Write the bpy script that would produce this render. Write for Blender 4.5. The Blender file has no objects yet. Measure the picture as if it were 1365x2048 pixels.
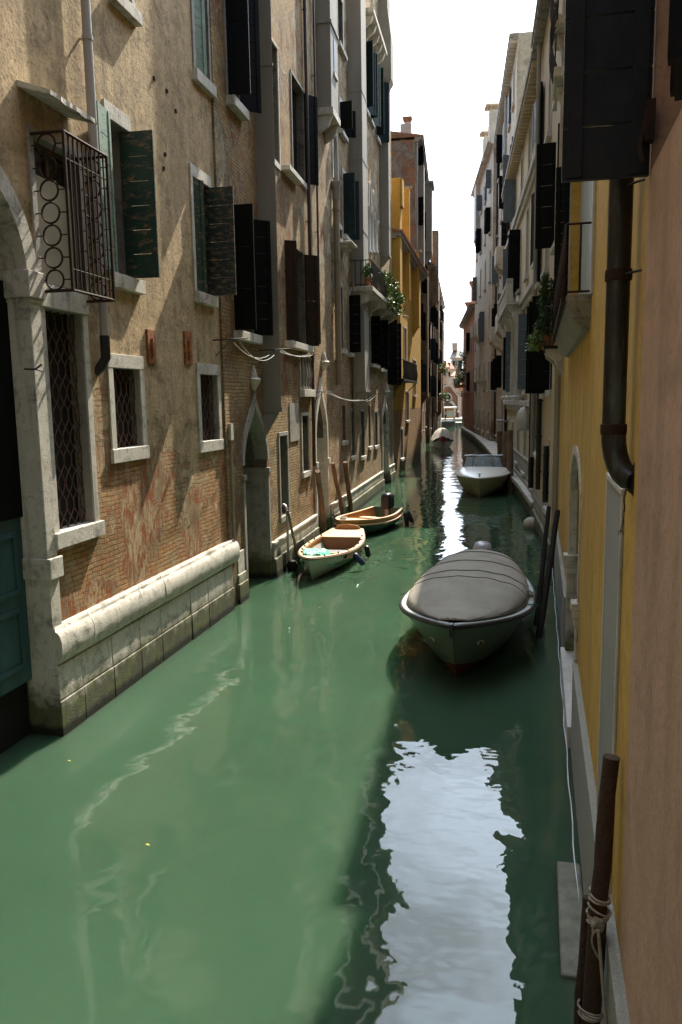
import bpy, bmesh, math, random
import numpy as np
from mathutils import Vector, Matrix
random.seed(7)
R = math.radians
S = bpy.context.scene
COL = S.collection

# ------------------------------------------------------------------ camera, sky, sun, exposure
FPX, CXP, CYP, EYE = 1560.0, 682.5, 1024.0, 4.2
def nrm(v):
    v = np.array(v, float); return v / np.linalg.norm(v)
_vy = nrm([(900 - CXP) / FPX, -(800 - CYP) / FPX, -1])
_yd = (FPX * FPX + 217.5 * 180.0) / 224.0
_up = -nrm([180.0 / FPX, -_yd / FPX, -1])
_rx = np.cross(_vy, _up)
CM = np.array([_rx, _vy, _up])
cam = bpy.data.objects.new('camera', bpy.data.cameras.new('camera'))
COL.objects.link(cam)
cam.data.sensor_width = 36; cam.data.sensor_fit = 'AUTO'
cam.data.lens = FPX / 2048 * 36
cam.data.clip_start = 0.05; cam.data.clip_end = 3000
m4 = Matrix.Identity(4)
for i in range(3):
    for j in range(3): m4[i][j] = CM[i][j]
m4[2][3] = EYE
cam.matrix_world = m4
S.camera = cam

SUN = Vector((0.21, 0.90, 1.02)).normalized()
world = bpy.data.worlds.new('World'); S.world = world; world.use_nodes = True
wn, wl = world.node_tree.nodes, world.node_tree.links
wn.clear()
sky = wn.new('ShaderNodeTexSky'); sky.sky_type = 'NISHITA'; sky.sun_disc = False
sky.sun_elevation = math.asin(SUN.z); sky.sun_rotation = math.atan2(SUN.x, SUN.y)
sky.air_density = 1.0; sky.dust_density = 1.5; sky.ozone_density = 1.0
tc = wn.new('ShaderNodeTexCoord')
mp = wn.new('ShaderNodeMapping'); mp.inputs['Scale'].default_value = (1.6, 1.6, 3.2)
nz = wn.new('ShaderNodeTexNoise'); nz.inputs['Scale'].default_value = 2.4; nz.inputs['Detail'].default_value = 6
rp = wn.new('ShaderNodeValToRGB'); rp.color_ramp.elements[0].position = 0.34; rp.color_ramp.elements[1].position = 0.62
rp.color_ramp.elements[0].color = (0.35,)*3 + (1,); rp.color_ramp.elements[1].color = (0.95,)*3 + (1,)
mx = wn.new('ShaderNodeMix'); mx.data_type = 'RGBA'
dt = wn.new('ShaderNodeVectorMath'); dt.operation = 'DOT_PRODUCT'; dt.inputs[1].default_value = SUN
mr = wn.new('ShaderNodeMapRange'); mr.interpolation_type = 'SMOOTHSTEP'; mr.inputs['From Min'].default_value = 0.25; mr.inputs['From Max'].default_value = 1.0
mr.inputs['To Min'].default_value = 0.12; mr.inputs['To Max'].default_value = 2.6
vs = wn.new('ShaderNodeVectorMath'); vs.operation = 'SCALE'; vs.inputs[0].default_value = (11.2, 13.0, 15.4)
wl.new(tc.outputs['Generated'], dt.inputs[0]); wl.new(dt.outputs['Value'], mr.inputs['Value']); wl.new(mr.outputs['Result'], vs.inputs['Scale']); wl.new(vs.outputs['Vector'], mx.inputs[7])
bg = wn.new('ShaderNodeBackground'); bg.inputs['Strength'].default_value = 0.09
wo = wn.new('ShaderNodeOutputWorld')
wl.new(tc.outputs['Generated'], mp.inputs['Vector']); wl.new(mp.outputs['Vector'], nz.inputs['Vector'])
wl.new(nz.outputs['Fac'], rp.inputs['Fac']); wl.new(rp.outputs['Color'], mx.inputs[0])
wl.new(sky.outputs['Color'], mx.inputs[6]); wl.new(mx.outputs[2], bg.inputs['Color'])
wl.new(bg.outputs['Background'], wo.inputs['Surface'])

sl = bpy.data.lights.new('sun', 'SUN'); sl.energy = 5.0; sl.angle = R(0.5); sl.color = (1.0, 0.90, 0.74)
so = bpy.data.objects.new('sun', sl); COL.objects.link(so)
so.rotation_euler = SUN.to_track_quat('Z', 'Y').to_euler()

S.view_settings.view_transform = 'Standard'; S.view_settings.look = 'None'
S.view_settings.exposure = 1.22; S.view_settings.gamma = 1.0
S.view_settings.use_curve_mapping = False

# ------------------------------------------------------------------ helpers
def ray(px, py):
    return CM @ np.array([(px - CXP) / FPX, -(py - CYP) / FPX, -1.0])
def gnd(px, py, z=0.0):
    r = ray(px, py); t = (z - EYE) / r[2]; return (r[0] * t, r[1] * t)
def at(px, py, Y):
    r = ray(px, py); t = Y / r[1]; return (r[0] * t, Y, EYE + r[2] * t)

def tag(o, label=None, cat=None, group=None, kind=None):
    if label: o['label'] = label
    if cat: o['category'] = cat
    if group: o['group'] = group
    if kind: o['kind'] = kind
    return o
def empty(name, loc=(0, 0, 0), rz=0.0):
    o = bpy.data.objects.new(name, None); COL.objects.link(o)
    o.location = loc; o.rotation_euler = (0, 0, rz); o.empty_display_size = 0.2
    return o
def copy_tree(o, parent=None):
    c = o.copy(); COL.objects.link(c)
    if parent: c.parent = parent
    for ch in list(o.children): copy_tree(ch, c)
    return c

SPLITS = {'reveal', 'gate_jamb', 'gate_impost', 'column', 'impost', 'door_jamb', 'bracket', 'baluster', 'putlog_hole', 'door_panel', 'pilaster', 'rowlock_block', 'cleat', 'arm', 'post', 'wiper', 'balustrade', 'lacing', 'knot', 'carved_finial', 'band', 'window_pane', 'string_course', 'coil'}
class MB:
    def __init__(s): s.v = []; s.f = []; s.sm = []
    def add(s, vs, fs, smooth=False):
        b = len(s.v); s.v += [tuple(v) for v in vs]
        for f in fs: s.f.append(tuple(b + i for i in f)); s.sm.append(smooth)
        return s
    def box(s, x0, x1, y0, y1, z0, z1, M=None):
        vs = [(x, y, z) for z in (z0, z1) for y in (y0, y1) for x in (x0, x1)]
        if M: vs = [tuple(M @ Vector(v)) for v in vs]
        return s.add(vs, [(0, 2, 3, 1), (4, 5, 7, 6), (0, 1, 5, 4), (2, 6, 7, 3), (0, 4, 6, 2), (1, 3, 7, 5)])
    def quad(s, a, b, c, d): return s.add([a, b, c, d], [(0, 1, 2, 3)])
    def tube(s, pts, r, n=8, cap=True, smooth=True):
        pts = [Vector(p) for p in pts]; k = len(pts)
        rs = r if isinstance(r, (list, tuple)) else [r] * k
        vs = []; prev = None
        for i, p in enumerate(pts):
            t = (pts[min(i + 1, k - 1)] - pts[max(i - 1, 0)]).normalized()
            if prev is None:
                a = Vector((0, 0, 1)) if abs(t.z) < 0.9 else Vector((1, 0, 0))
                u = t.cross(a).normalized()
            else:
                u = (prev - t * prev.dot(t)).normalized()
            prev = u; w = t.cross(u)
            for j in range(n):
                an = 2 * math.pi * j / n
                vs.append(p + (u * math.cos(an) + w * math.sin(an)) * rs[i])
        fs = []
        for i in range(k - 1):
            for j in range(n):
                a = i * n + j; b = i * n + (j + 1) % n
                fs.append((a, b, b + n, a + n))
        s.add(vs, fs, smooth)
        if cap:
            s.add(vs[:n], [tuple(range(n))[::-1]]); s.add(vs[-n:], [tuple(range(n))])
        return s
    def prism(s, poly, d, axis='y', o=0.0):
        # poly of (a, b); extruded along axis between o and o+d
        def P(a, b, c):
            return {'y': (a, c, b), 'x': (c, a, b), 'z': (a, b, c)}[axis]
        n = len(poly)
        vs = [P(a, b, o) for a, b in poly] + [P(a, b, o + d) for a, b in poly]
        fs = [tuple(range(n)), tuple(range(2 * n - 1, n - 1, -1))]
        fs += [(i, i + n, (i + 1) % n + n, (i + 1) % n) for i in range(n)]
        return s.add(vs, fs)
    def lathe(s, prof, c=(0, 0, 0), n=16, smooth=True):
        vs = []; fs = []
        for r, z in prof:
            for j in range(n):
                a = 2 * math.pi * j / n
                vs.append((c[0] + r * math.cos(a), c[1] + r * math.sin(a), c[2] + z))
        for i in range(len(prof) - 1):
            for j in range(n):
                a = i * n + j; b = i * n + (j + 1) % n
                fs.append((a, b, b + n, a + n))
        return s.add(vs, fs, smooth)
    def loft(s, rings, closed=True, smooth=True):
        n = len(rings[0]); vs = [p for r in rings for p in r]; fs = []
        for i in range(len(rings) - 1):
            for j in range(n if closed else n - 1):
                a = i * n + j; b = i * n + (j + 1) % n
                fs.append((a, b, b + n, a + n))
        return s.add(vs, fs, smooth)
    def pieces(s, gap=0.012):
        # separate bodies: faces joined by shared vertices, then bodies whose boxes touch
        par = list(range(len(s.v)))
        def find(a):
            while par[a] != a: par[a] = par[par[a]]; a = par[a]
            return a
        key = {}
        for i, v in enumerate(s.v):
            k = tuple(round(float(c), 4) for c in v)
            if k in key: par[find(i)] = find(key[k])
            else: key[k] = i
        for f in s.f:
            for a in f[1:]: par[find(a)] = find(f[0])
        comp = {}
        for fi, f in enumerate(s.f): comp.setdefault(find(f[0]), []).append(fi)
        cl = []
        for fs in comp.values():
            vs = np.array([s.v[i] for f in fs for i in s.f[f]], float); cl.append([vs.min(0), vs.max(0), fs])
        ch = True
        while ch:
            ch = False
            for i in range(len(cl)):
                for j in range(i + 1, len(cl)):
                    if np.all(cl[i][0] <= cl[j][1] + gap) and np.all(cl[j][0] <= cl[i][1] + gap):
                        cl[i] = [np.minimum(cl[i][0], cl[j][0]), np.maximum(cl[i][1], cl[j][1]), cl[i][2] + cl[j][2]]; del cl[j]; ch = True; break
                if ch: break
        out = []
        for _, _, fs in cl:
            m = MB(); mp = {}
            for fi in sorted(fs):
                t = []
                for i in s.f[fi]:
                    if i not in mp: mp[i] = len(m.v); m.v.append(s.v[i])
                    t.append(mp[i])
                m.f.append(tuple(t)); m.sm.append(s.sm[fi])
            out.append(m)
        return out
    def build(s, name, mat, parent=None, bevel=0.0, solid=0.0, fix=True, split=None):
        if split is None: split = name in SPLITS
        if split:
            ps = s.pieces()
            if len(ps) > 1: return [p.build(name, mat, parent, bevel, solid, fix, False) for p in ps][0]
        me = bpy.data.meshes.new(name); me.from_pydata([tuple(map(float, v)) for v in s.v], [], s.f)
        for p, sm in zip(me.polygons, s.sm): p.use_smooth = sm
        if fix:
            bm = bmesh.new(); bm.from_mesh(me)
            bmesh.ops.remove_doubles(bm, verts=bm.verts, dist=1e-5)
            bmesh.ops.recalc_face_normals(bm, faces=bm.faces)
            for e in bm.edges:
                if len(e.link_faces) == 2 and e.calc_face_angle(0) > 0.75: e.smooth = False
            bm.to_mesh(me); bm.free()
        me.materials.append(mat)
        o = bpy.data.objects.new(name, me); COL.objects.link(o)
        if parent: o.parent = parent
        if solid:
            md = o.modifiers.new('solid', 'SOLIDIFY'); md.thickness = solid; md.offset = 0
        if bevel:
            md = o.modifiers.new('bevel', 'BEVEL'); md.width = bevel; md.segments = 2; md.limit_method = 'ANGLE'
        return o

# ------------------------------------------------------------------ materials
def new_mat(name):
    m = bpy.data.materials.new(name); m.use_nodes = True
    nt = m.node_tree; b = nt.nodes['Principled BSDF']
    return m, nt, b
class NG:
    """tiny node-graph helper"""
    def __init__(s, nt): s.nt = nt; s.tc = nt.nodes.new('ShaderNodeTexCoord')
    def n(s, t, **kw):
        x = s.nt.nodes.new(t)
        for k, v in kw.items(): setattr(x, k, v)
        return x
    def l(s, a, b): s.nt.links.new(a, b)
    def mapped(s, scale, loc=(0, 0, 0)):
        m = s.n('ShaderNodeMapping'); m.inputs['Scale'].default_value = scale; m.inputs['Location'].default_value = loc
        s.l(s.tc.outputs['Object'], m.inputs['Vector']); return m.outputs['Vector']
    def noise(s, scale=1.0, detail=5, rough=0.55, vec=None, sc3=(1, 1, 1), loc=(0, 0, 0), dist=0.0):
        x = s.n('ShaderNodeTexNoise'); x.inputs['Scale'].default_value = scale
        x.inputs['Detail'].default_value = detail; x.inputs['Roughness'].default_value = rough
        x.inputs['Distortion'].default_value = dist
        s.l(vec if vec else s.mapped(sc3, loc), x.inputs['Vector']); return x.outputs['Fac']
    def ramp(s, fac, p0, p1, c0=(0, 0, 0), c1=(1, 1, 1)):
        x = s.n('ShaderNodeValToRGB'); e = x.color_ramp.elements
        e[0].position = p0; e[1].position = p1; e[0].color = tuple(c0) + (1,); e[1].color = tuple(c1) + (1,)
        s.l(fac, x.inputs['Fac']); return x.outputs['Color']
    def mix(s, fac, a, b, mode='MIX'):
        x = s.n('ShaderNodeMix', data_type='RGBA', blend_type=mode)
        for i, v in ((0, fac), (6, a), (7, b)):
            if hasattr(v, 'links'): s.l(v, x.inputs[i])
            elif isinstance(v, (int, float)): x.inputs[i].default_value = v if i == 0 else (v, v, v, 1)
            else: x.inputs[i].default_value = tuple(v) + (1,)
        return x.outputs[2]
    def math(s, op, a, b=0.0, clamp=False):
        x = s.n('ShaderNodeMath', operation=op, use_clamp=clamp)
        for sock, v in ((x.inputs[0], a), (x.inputs[1], b)):
            if hasattr(v, 'links'): s.l(v, sock)
            else: sock.default_value = v
        return x.outputs[0]
    def xyz(s):
        x = s.n('ShaderNodeSeparateXYZ'); s.l(s.tc.outputs['Object'], x.inputs[0]); return x.outputs
    def bump(s, h, strength=0.5, dist=0.02, nrm=None):
        x = s.n('ShaderNodeBump'); x.inputs['Strength'].default_value = strength; x.inputs['Distance'].default_value = dist
        s.l(h, x.inputs['Height'])
        if nrm: s.l(nrm, x.inputs['Normal'])
        return x.outputs['Normal']

_mc = {}
def copper_mat():
    m, nt, b = new_mat('tarnished_copper'); g = NG(nt)
    a = g.noise(1.7, 9, 0.72, sc3=(3.0, 3.0, 0.55), loc=(2, 1, 0)); c = g.noise(14, 6, 0.7)
    col = g.mix(g.ramp(c, .3, .7), (0.007, 0.006, 0.005), (0.016, 0.014, 0.012))
    col = g.mix(g.math('MULTIPLY', g.ramp(a, .56, .68), 0.75), col, (0.075, 0.105, 0.095))
    col = g.mix(g.math('MULTIPLY', g.ramp(g.noise(2.3, 6, .6, loc=(7, 0, 0)), .60, .70), .6), col, (0.06, 0.028, 0.014))
    g.l(col, b.inputs['Base Color']); b.inputs['Roughness'].default_value = .42; b.inputs['Specular IOR Level'].default_value = .4
    g.l(g.bump(c, .2, .01), b.inputs['Normal']); return m
def simple(name, col, rough=0.6, metal=0.0, var=0.25, scale=6.0, bump=0.15, streak=False, spec=0.5, col2=None, dist=0.01):
    if name in _mc: return _mc[name]
    m, nt, b = new_mat(name); g = NG(nt)
    f = g.noise(scale, 6, 0.6, sc3=(1, 1, 0.25) if streak else (1, 1, 1))
    c2 = col2 if col2 else tuple(c * (1 - var) for c in col)
    c1 = tuple(min(1, c * (1 + var * 0.6)) for c in col) if not col2 else col
    g.l(g.ramp(f, 0.3, 0.7, c2, c1), b.inputs['Base Color'])
    f2 = g.noise(scale * 4, 5, 0.65)
    g.l(g.bump(f2, bump, dist), b.inputs['Normal'])
    b.inputs['Roughness'].default_value = rough; b.inputs['Metallic'].default_value = metal
    b.inputs['Specular IOR Level'].default_value = spec
    _mc[name] = m; return m

def peel(name, paint, wood, amt=0.5, rough=0.55, scale=11.0):
    if name in _mc: return _mc[name]
    m, nt, b = new_mat(name); g = NG(nt)
    f = g.noise(scale, 10, 0.78, sc3=(0.45, 0.45, 1.3), dist=0.2)
    k = g.ramp(f, amt - 0.03, amt + 0.03)
    v = g.noise(3, 4); pc = g.ramp(v, 0.3, 0.7, tuple(c * 0.7 for c in paint), paint)
    wv = g.noise(18, 4, sc3=(1, 1, 6)); wc = g.ramp(wv, 0.3, 0.7, tuple(c * 0.55 for c in wood), wood)
    g.l(g.mix(k, pc, wc), b.inputs['Base Color']); b.inputs['Roughness'].default_value = rough
    g.l(g.bump(g.mix(0.5, k, wv), 0.4, 0.006), b.inputs['Normal'])
    _mc[name] = m; return m

def wall_mat(name, p1, p2, b1=(0.30, 0.13, 0.07), b2=(0.36, 0.25, 0.13), mort=(0.30, 0.26, 0.19), brick=0.5,
             low=0.0, lowz=(1.0, 5.0), streak=0.35, stain=(0.12, 0.10, 0.07), algae=True, seed=0.0, bumpk=1.0, wear=1.0, scratch=0.0):
    """worn plaster over brick; brick = 0 none .. 1 all; low adds bare brick below lowz"""
    m, nt, b = new_mat(name); g = NG(nt)
    X = g.xyz()
    # plaster colour: broad clouds, finer mottling, vertical runs
    n1 = g.noise(0.55, 6, 0.6, loc=(seed, seed, seed)); n2 = g.noise(4.5, 7, 0.65, loc=(seed, 0, 0))
    n3 = g.noise(2.2, 5, 0.6, sc3=(1.6, 1.6, 0.14), loc=(0, 0, seed))
    pc = g.mix(g.ramp(n1, 0.3, 0.7), p2, p1)
    pc = g.mix(g.math('MULTIPLY', g.ramp(n2, 0.42, 0.72), 0.6 * wear), pc, tuple(c * 0.52 for c in p1))
    n5 = g.noise(1.5, 9, 0.72, loc=(seed, 2, 0), dist=0.5)
    pc = g.mix(g.math('MULTIPLY', g.ramp(n5, 0.51, 0.66), 0.75 * wear, True), pc, tuple(c * 0.40 for c in p2))
    pit = g.noise(17, 8, 0.75, dist=0.3)
    pc = g.mix(g.math('MULTIPLY', g.ramp(pit, 0.53, 0.63), 0.7 * wear, True), pc, tuple(c * 0.35 for c in p2))
    pc = g.mix(g.math('MULTIPLY', g.ramp(g.noise(2.7, 7, 0.7, loc=(9, seed, 0)), 0.58, 0.72), 0.35 * wear), pc, tuple(min(1, c * 1.25 + .03) for c in p1))
    pc = g.mix(g.math('MULTIPLY', g.ramp(n3, 0.50, 0.72), streak), pc, stain)
    h = g.math('ADD', g.math('MULTIPLY', n2, 0.8), g.math('MULTIPLY', pit, 0.5))
    fine = g.noise(26, 5, 0.7); h = g.math('ADD', h, g.math('MULTIPLY', fine, 0.25))
    rough_h = h
    if brick > 0 or low > 0:
        wob = g.noise(5.0, 4, 0.6)
        cx = g.n('ShaderNodeCombineXYZ')
        g.l(g.math('ADD', X[0], g.math('MULTIPLY', wob, 0.03)), cx.inputs[0])
        g.l(g.math('ADD', X[2], g.math('MULTIPLY', g.noise(1.3, 3), 0.10)), cx.inputs[1])
        g.l(X[1], cx.inputs[2])
        bt = g.n('ShaderNodeTexBrick'); bt.offset = 0.5
        g.l(cx.outputs[0], bt.inputs['Vector'])
        bt.inputs['Scale'].default_value = 1.0; bt.inputs['Brick Width'].default_value = 0.25
        bt.inputs['Row Height'].default_value = 0.072; bt.inputs['Mortar Size'].default_value = 0.011
        bt.inputs['Mortar Smooth'].default_value = 0.35; bt.inputs['Bias'].default_value = 0.0
        bt.inputs['Color1'].default_value = tuple(b1) + (1,); bt.inputs['Color2'].default_value = tuple(b2) + (1,)
        bt.inputs['Mortar'].default_value = tuple(mort) + (1,)
        bc = g.mix(g.math('MULTIPLY', g.ramp(g.noise(1.1, 6, 0.65, loc=(3 + seed, 0, 0)), 0.35, 0.7), 0.6), bt.outputs['Color'], b2)
        bc = g.mix(g.math('MULTIPLY', g.ramp(g.noise(9, 6, 0.7), 0.45, 0.75), 0.55), bc, tuple(c * 0.35 for c in b1))
        bc = g.mix(g.math('MULTIPLY', g.ramp(g.noise(3.2, 10, 0.8, sc3=(1, 1, 0.7), loc=(seed, 5, 0), dist=.4), 0.49, 0.56), 0.85), bc, g.mix(g.ramp(n2, .35, .65), tuple(c * .5 for c in p2), p1))
        bc = g.mix(g.math('MULTIPLY', g.ramp(g.noise(0.9, 8, 0.7, loc=(1, seed, 7)), 0.50, 0.68), 0.7), bc, tuple(c * .42 for c in b2))
        bh = g.math('SUBTRACT', 0.55, g.math('MULTIPLY', bt.outputs['Fac'], 1.0))
        bh = g.math('ADD', g.math('MULTIPLY', bh, 1.5), g.math('MULTIPLY', g.noise(11, 7, 0.75), 1.8))
        if scratch:
            sn = g.noise(6.5, 11, 0.82, sc3=(1.7, 1.7, 0.55), loc=(seed, 3, 1), dist=0.5); sb = g.noise(1.4, 8, 0.7, loc=(2, seed, 5))
            sc = g.mix(g.ramp(sn, 0.46, 0.53), tuple(c * q for c, q in zip(b1, (.66, .6, .58))), g.mix(g.ramp(sb, 0.42, 0.6), tuple(c * 0.62 for c in p2), p1))
            sc = g.mix(g.math('MULTIPLY', g.ramp(g.noise(13, 8, 0.75), 0.55, 0.66), 0.7), sc, (0.05, 0.035, 0.025))
            sk = g.ramp(g.noise(0.8, 9, 0.66, loc=(seed, 8, seed), dist=0.4), 0.62 - 0.3 * scratch - 0.02, 0.62 - 0.3 * scratch + 0.04)
            bc = g.mix(sk, bc, sc)
            hs = g.n('ShaderNodeMix', data_type='FLOAT'); g.l(sk, hs.inputs[0]); g.l(bh, hs.inputs[2]); g.l(g.math('MULTIPLY', sn, 3.2), hs.inputs[3]); bh = hs.outputs[0]
        k = g.noise(0.75, 9, 0.68, loc=(seed * 2, 1, seed), dist=0.3)
        zz = g.math('DIVIDE', g.math('SUBTRACT', X[2], lowz[1]), lowz[0] - lowz[1], clamp=True)
        k = g.math('ADD', k, g.math('MULTIPLY', zz, low))
        t = 0.80 - 0.6 * brick
        kk = g.ramp(k, t - 0.02, t + 0.03)
        pc = g.mix(kk, pc, bc)
        h = g.math('ADD', g.math('MULTIPLY', h, 1.0), g.math('MULTIPLY', g.math('SUBTRACT', 1.0, kk), 1.8))
        hb = g.n('ShaderNodeMix', data_type='FLOAT')
        g.l(kk, hb.inputs[0]); g.l(h, hb.inputs[2]); g.l(bh, hb.inputs[3]); h = hb.outputs[0]
    if algae:
        wet = g.math('ADD', X[2], g.math('MULTIPLY', g.noise(2.5, 5), -0.7))
        ak = g.ramp(wet, 0.0, 0.75, (1, 1, 1), (0, 0, 0))
        pc = g.mix(g.math('MULTIPLY', ak, 0.7), pc, (0.055, 0.065, 0.028))
    g.l(pc, b.inputs['Base Color']); b.inputs['Roughness'].default_value = 0.9
    b.inputs['Specular IOR Level'].default_value = 0.2
    g.l(g.bump(h, 0.8 * bumpk, 0.036), b.inputs['Normal'])
    return m

def stone_mat(name, c=(0.64, 0.61, 0.53), dark=(0.07, 0.065, 0.055), dk=0.7, algae=True, course=0.0):
    if name in _mc: return _mc[name]
    m, nt, b = new_mat(name); g = NG(nt); X = g.xyz()
    n1 = g.noise(1.2, 7, 0.65); n2 = g.noise(7, 10, 0.8, dist=0.5)
    col = g.mix(g.ramp(n1, 0.3, 0.7), tuple(x * 0.72 for x in c), c)
    col = g.mix(g.math('MULTIPLY', g.ramp(n2, 0.52, 0.68), dk), col, dark)
    col = g.mix(g.math('MULTIPLY', g.ramp(g.noise(1.6, 9, 0.75, loc=(3, 7, 1), dist=.6), 0.55, 0.68), dk), col, tuple(x * .8 for x in dark))
    col = g.mix(g.math('MULTIPLY', g.ramp(g.noise(3, 6, 0.6, sc3=(2, 2, 0.2)), 0.55, 0.75), dk * 0.8), col, dark)
    col = g.mix(g.math('MULTIPLY', g.ramp(g.noise(1.7, 6, 0.6, loc=(4, 4, 4)), 0.58, 0.72), 0.35), col, (0.36, 0.22, 0.09))
    if course:
        bt = g.n('ShaderNodeTexBrick'); cx = g.n('ShaderNodeCombineXYZ'); g.l(X[0], cx.inputs[0]); g.l(X[2], cx.inputs[1]); g.l(cx.outputs[0], bt.inputs['Vector'])
        bt.inputs['Scale'].default_value = 1; bt.inputs['Brick Width'].default_value = course * 2.2; bt.inputs['Row Height'].default_value = course
        bt.inputs['Mortar Size'].default_value = 0.012
        col = g.mix(g.math('MULTIPLY', bt.outputs['Fac'], 0.75), col, dark)
    if algae:
        wet = g.math('ADD', g.math('ADD', X[2], 0.5), g.math('MULTIPLY', g.noise(3.5, 6, 0.7), -0.75))
        col = g.mix(g.math('MULTIPLY', g.ramp(wet, 0.50, 0.80, (1, 1, 1), (0, 0, 0)), 0.92), col, g.mix(g.ramp(g.noise(5, 7, .7, loc=(1, 1, 9)), .42, .6), (0.06, 0.055, 0.035), (0.085, 0.105, 0.018)))
        col = g.mix(g.ramp(g.math('ADD', X[2], g.math('MULTIPLY', g.noise(7, 4), -0.15)), 0.0, 0.09, (1, 1, 1), (0, 0, 0)), col, (0.018, 0.02, 0.012))
    g.l(col, b.inputs['Base Color']); b.inputs['Roughness'].default_value = 0.8; b.inputs['Specular IOR Level'].default_value = 0.3
    g.l(g.bump(g.math('ADD', n2, g.noise(40, 4, 0.7)), 0.7, 0.016), b.inputs['Normal'])
    _mc[name] = m; return m

# ------------------------------------------------------------------ facades
class Fac:
    """a facade plane: local x runs to the right as seen from the canal, z up, +y into the building"""
    def __init__(s, name, Pa, Pb, label, cat='building', group=None):
        s.P = np.array(Pa, float); d = np.array(Pb, float) - s.P
        s.L = float(np.linalg.norm(d)); s.u = d / s.L
        s.nin = np.array([-s.u[1], s.u[0]])
        s.ob = empty(name, (Pa[0], Pa[1], 0), math.atan2(s.u[1], s.u[0]))
        tag(s.ob, label, cat, group)
    def at(s, px, py, off=0.0):
        r = ray(px, py); P0 = s.P - s.nin * off
        t = (P0 @ s.nin) / (r[:2] @ s.nin); q = r * t
        return float((q[:2] - s.P) @ s.u), float(q[2] + EYE)
    def rect(s, xl, yt, xr, yb, off=0.0):
        a = s.at(xl, yt, off); b = s.at(xr, yb, off); return a[0], b[0], b[1], a[1]
    def w(s, x, y, z):
        q = s.P + s.u * x + s.nin * y; return (q[0], q[1], z)
    def box(s, name, mat, r, y0, y1, parent=None, bevel=0.0):
        return MB().box(r[0], r[1], y0, y1, r[2], r[3]).build(name, mat, parent or s.ob, bevel)

def arch_pts(s0, s1, zs, za, kind='round', n=12):
    """outline of an arch head from the left spring to the right spring"""
    c = (s0 + s1) / 2; hw = (s1 - s0) / 2; H = za - zs; L = []
    for i in range(n + 1):
        t = i / n
        if kind == 'round': x = -math.cos(t * math.pi / 2); z = math.sin(t * math.pi / 2)
        elif kind == 'gothic': x = -(1 - t ** 1.7); z = math.sin(t * math.pi / 2) ** 0.95 if t < 1 else 1
        else:   # ogee: convex then a concave flick up to the tip
            x = -(math.cos(t * math.pi / 2) ** 1.15) if t < .999 else 0
            z = 0.74 * math.sin(t * math.pi / 2) + 0.26 * t ** 6
        L.append((c + x * hw, zs + z * H))
    return L + [(2 * c - x, z) for x, z in L[-2::-1]]

def wall(fac, s0, s1, z0, z1, mat, holes=(), reveal=0.22, depth=7.0, arches=(), name='wall', revmat=None):
    """front sheet with real openings, reveals behind them, and the rest of the building's body"""
    hs = [tuple(h[:4]) + ((h[4] if len(h) > 4 else reveal),) for h in holes]
    ah = []
    for a in arches: ah.append((a['s0'], a['s1'], a['z0'], a['za'], a.get('d', reveal)))
    al = [h for h in hs + ah if h[1] > s0 and h[0] < s1]
    xs = sorted({s0, s1} | {min(max(v, s0), s1) for h in al for v in h[:2]})
    zs = sorted({z0, z1} | {min(max(v, z0), z1) for h in al for v in h[2:4]})
    m = MB()
    for i in range(len(xs) - 1):
        for j in range(len(zs) - 1):
            cx, cz = (xs[i] + xs[i + 1]) / 2, (zs[j] + zs[j + 1]) / 2
            if any(h[0] < cx < h[1] and h[2] < cz < h[3] for h in al): continue
            m.quad((xs[i], 0, zs[j]), (xs[i + 1], 0, zs[j]), (xs[i + 1], 0, zs[j + 1]), (xs[i], 0, zs[j + 1]))
    rv = m if revmat is None else MB()
    for h in hs:
        a, b, c, d, y = h
        rv.quad((a, 0, c), (a, y, c), (a, y, d), (a, 0, d)); rv.quad((b, 0, c), (b, 0, d), (b, y, d), (b, y, c))
        rv.quad((a, 0, d), (a, y, d), (b, y, d), (b, 0, d)); rv.quad((a, 0, c), (b, 0, c), (b, y, c), (a, y, c))
    for a in arches:
        P = arch_pts(a['s0'], a['s1'], a['zs'], a['za'], a.get('kind', 'round')); y = a.get('d', reveal); za = a['za']
        for p, q in zip(P[:-1], P[1:]):
            m.add([(p[0], 0, p[1]), (q[0], 0, q[1]), (q[0], 0, za), (p[0], 0, za)], [(0, 1, 2, 3)])
            rv.quad((p[0], 0, p[1]), (p[0], y, p[1]), (q[0], y, q[1]), (q[0], 0, q[1]))
        for x in (a['s0'], a['s1']):
            rv.quad((x, 0, a['z0']), (x, y, a['z0']), (x, y, a['zs']), (x, 0, a['zs']))
    # body: sides, back and top
    m.quad((s0, 0, z0), (s0, 0, z1), (s0, depth, z1), (s0, depth, z0)); m.quad((s1, 0, z0), (s1, depth, z0), (s1, depth, z1), (s1, 0, z1))
    m.quad((s0, depth, z0), (s0, depth, z1), (s1, depth, z1), (s1, depth, z0)); m.quad((s0, 0, z1), (s1, 0, z1), (s1, depth, z1), (s0, depth, z1))
    o = m.build(name, mat, fac.ob)
    if revmat is not None and rv.v: rv.build('reveal', revmat, o)
    return o

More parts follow.
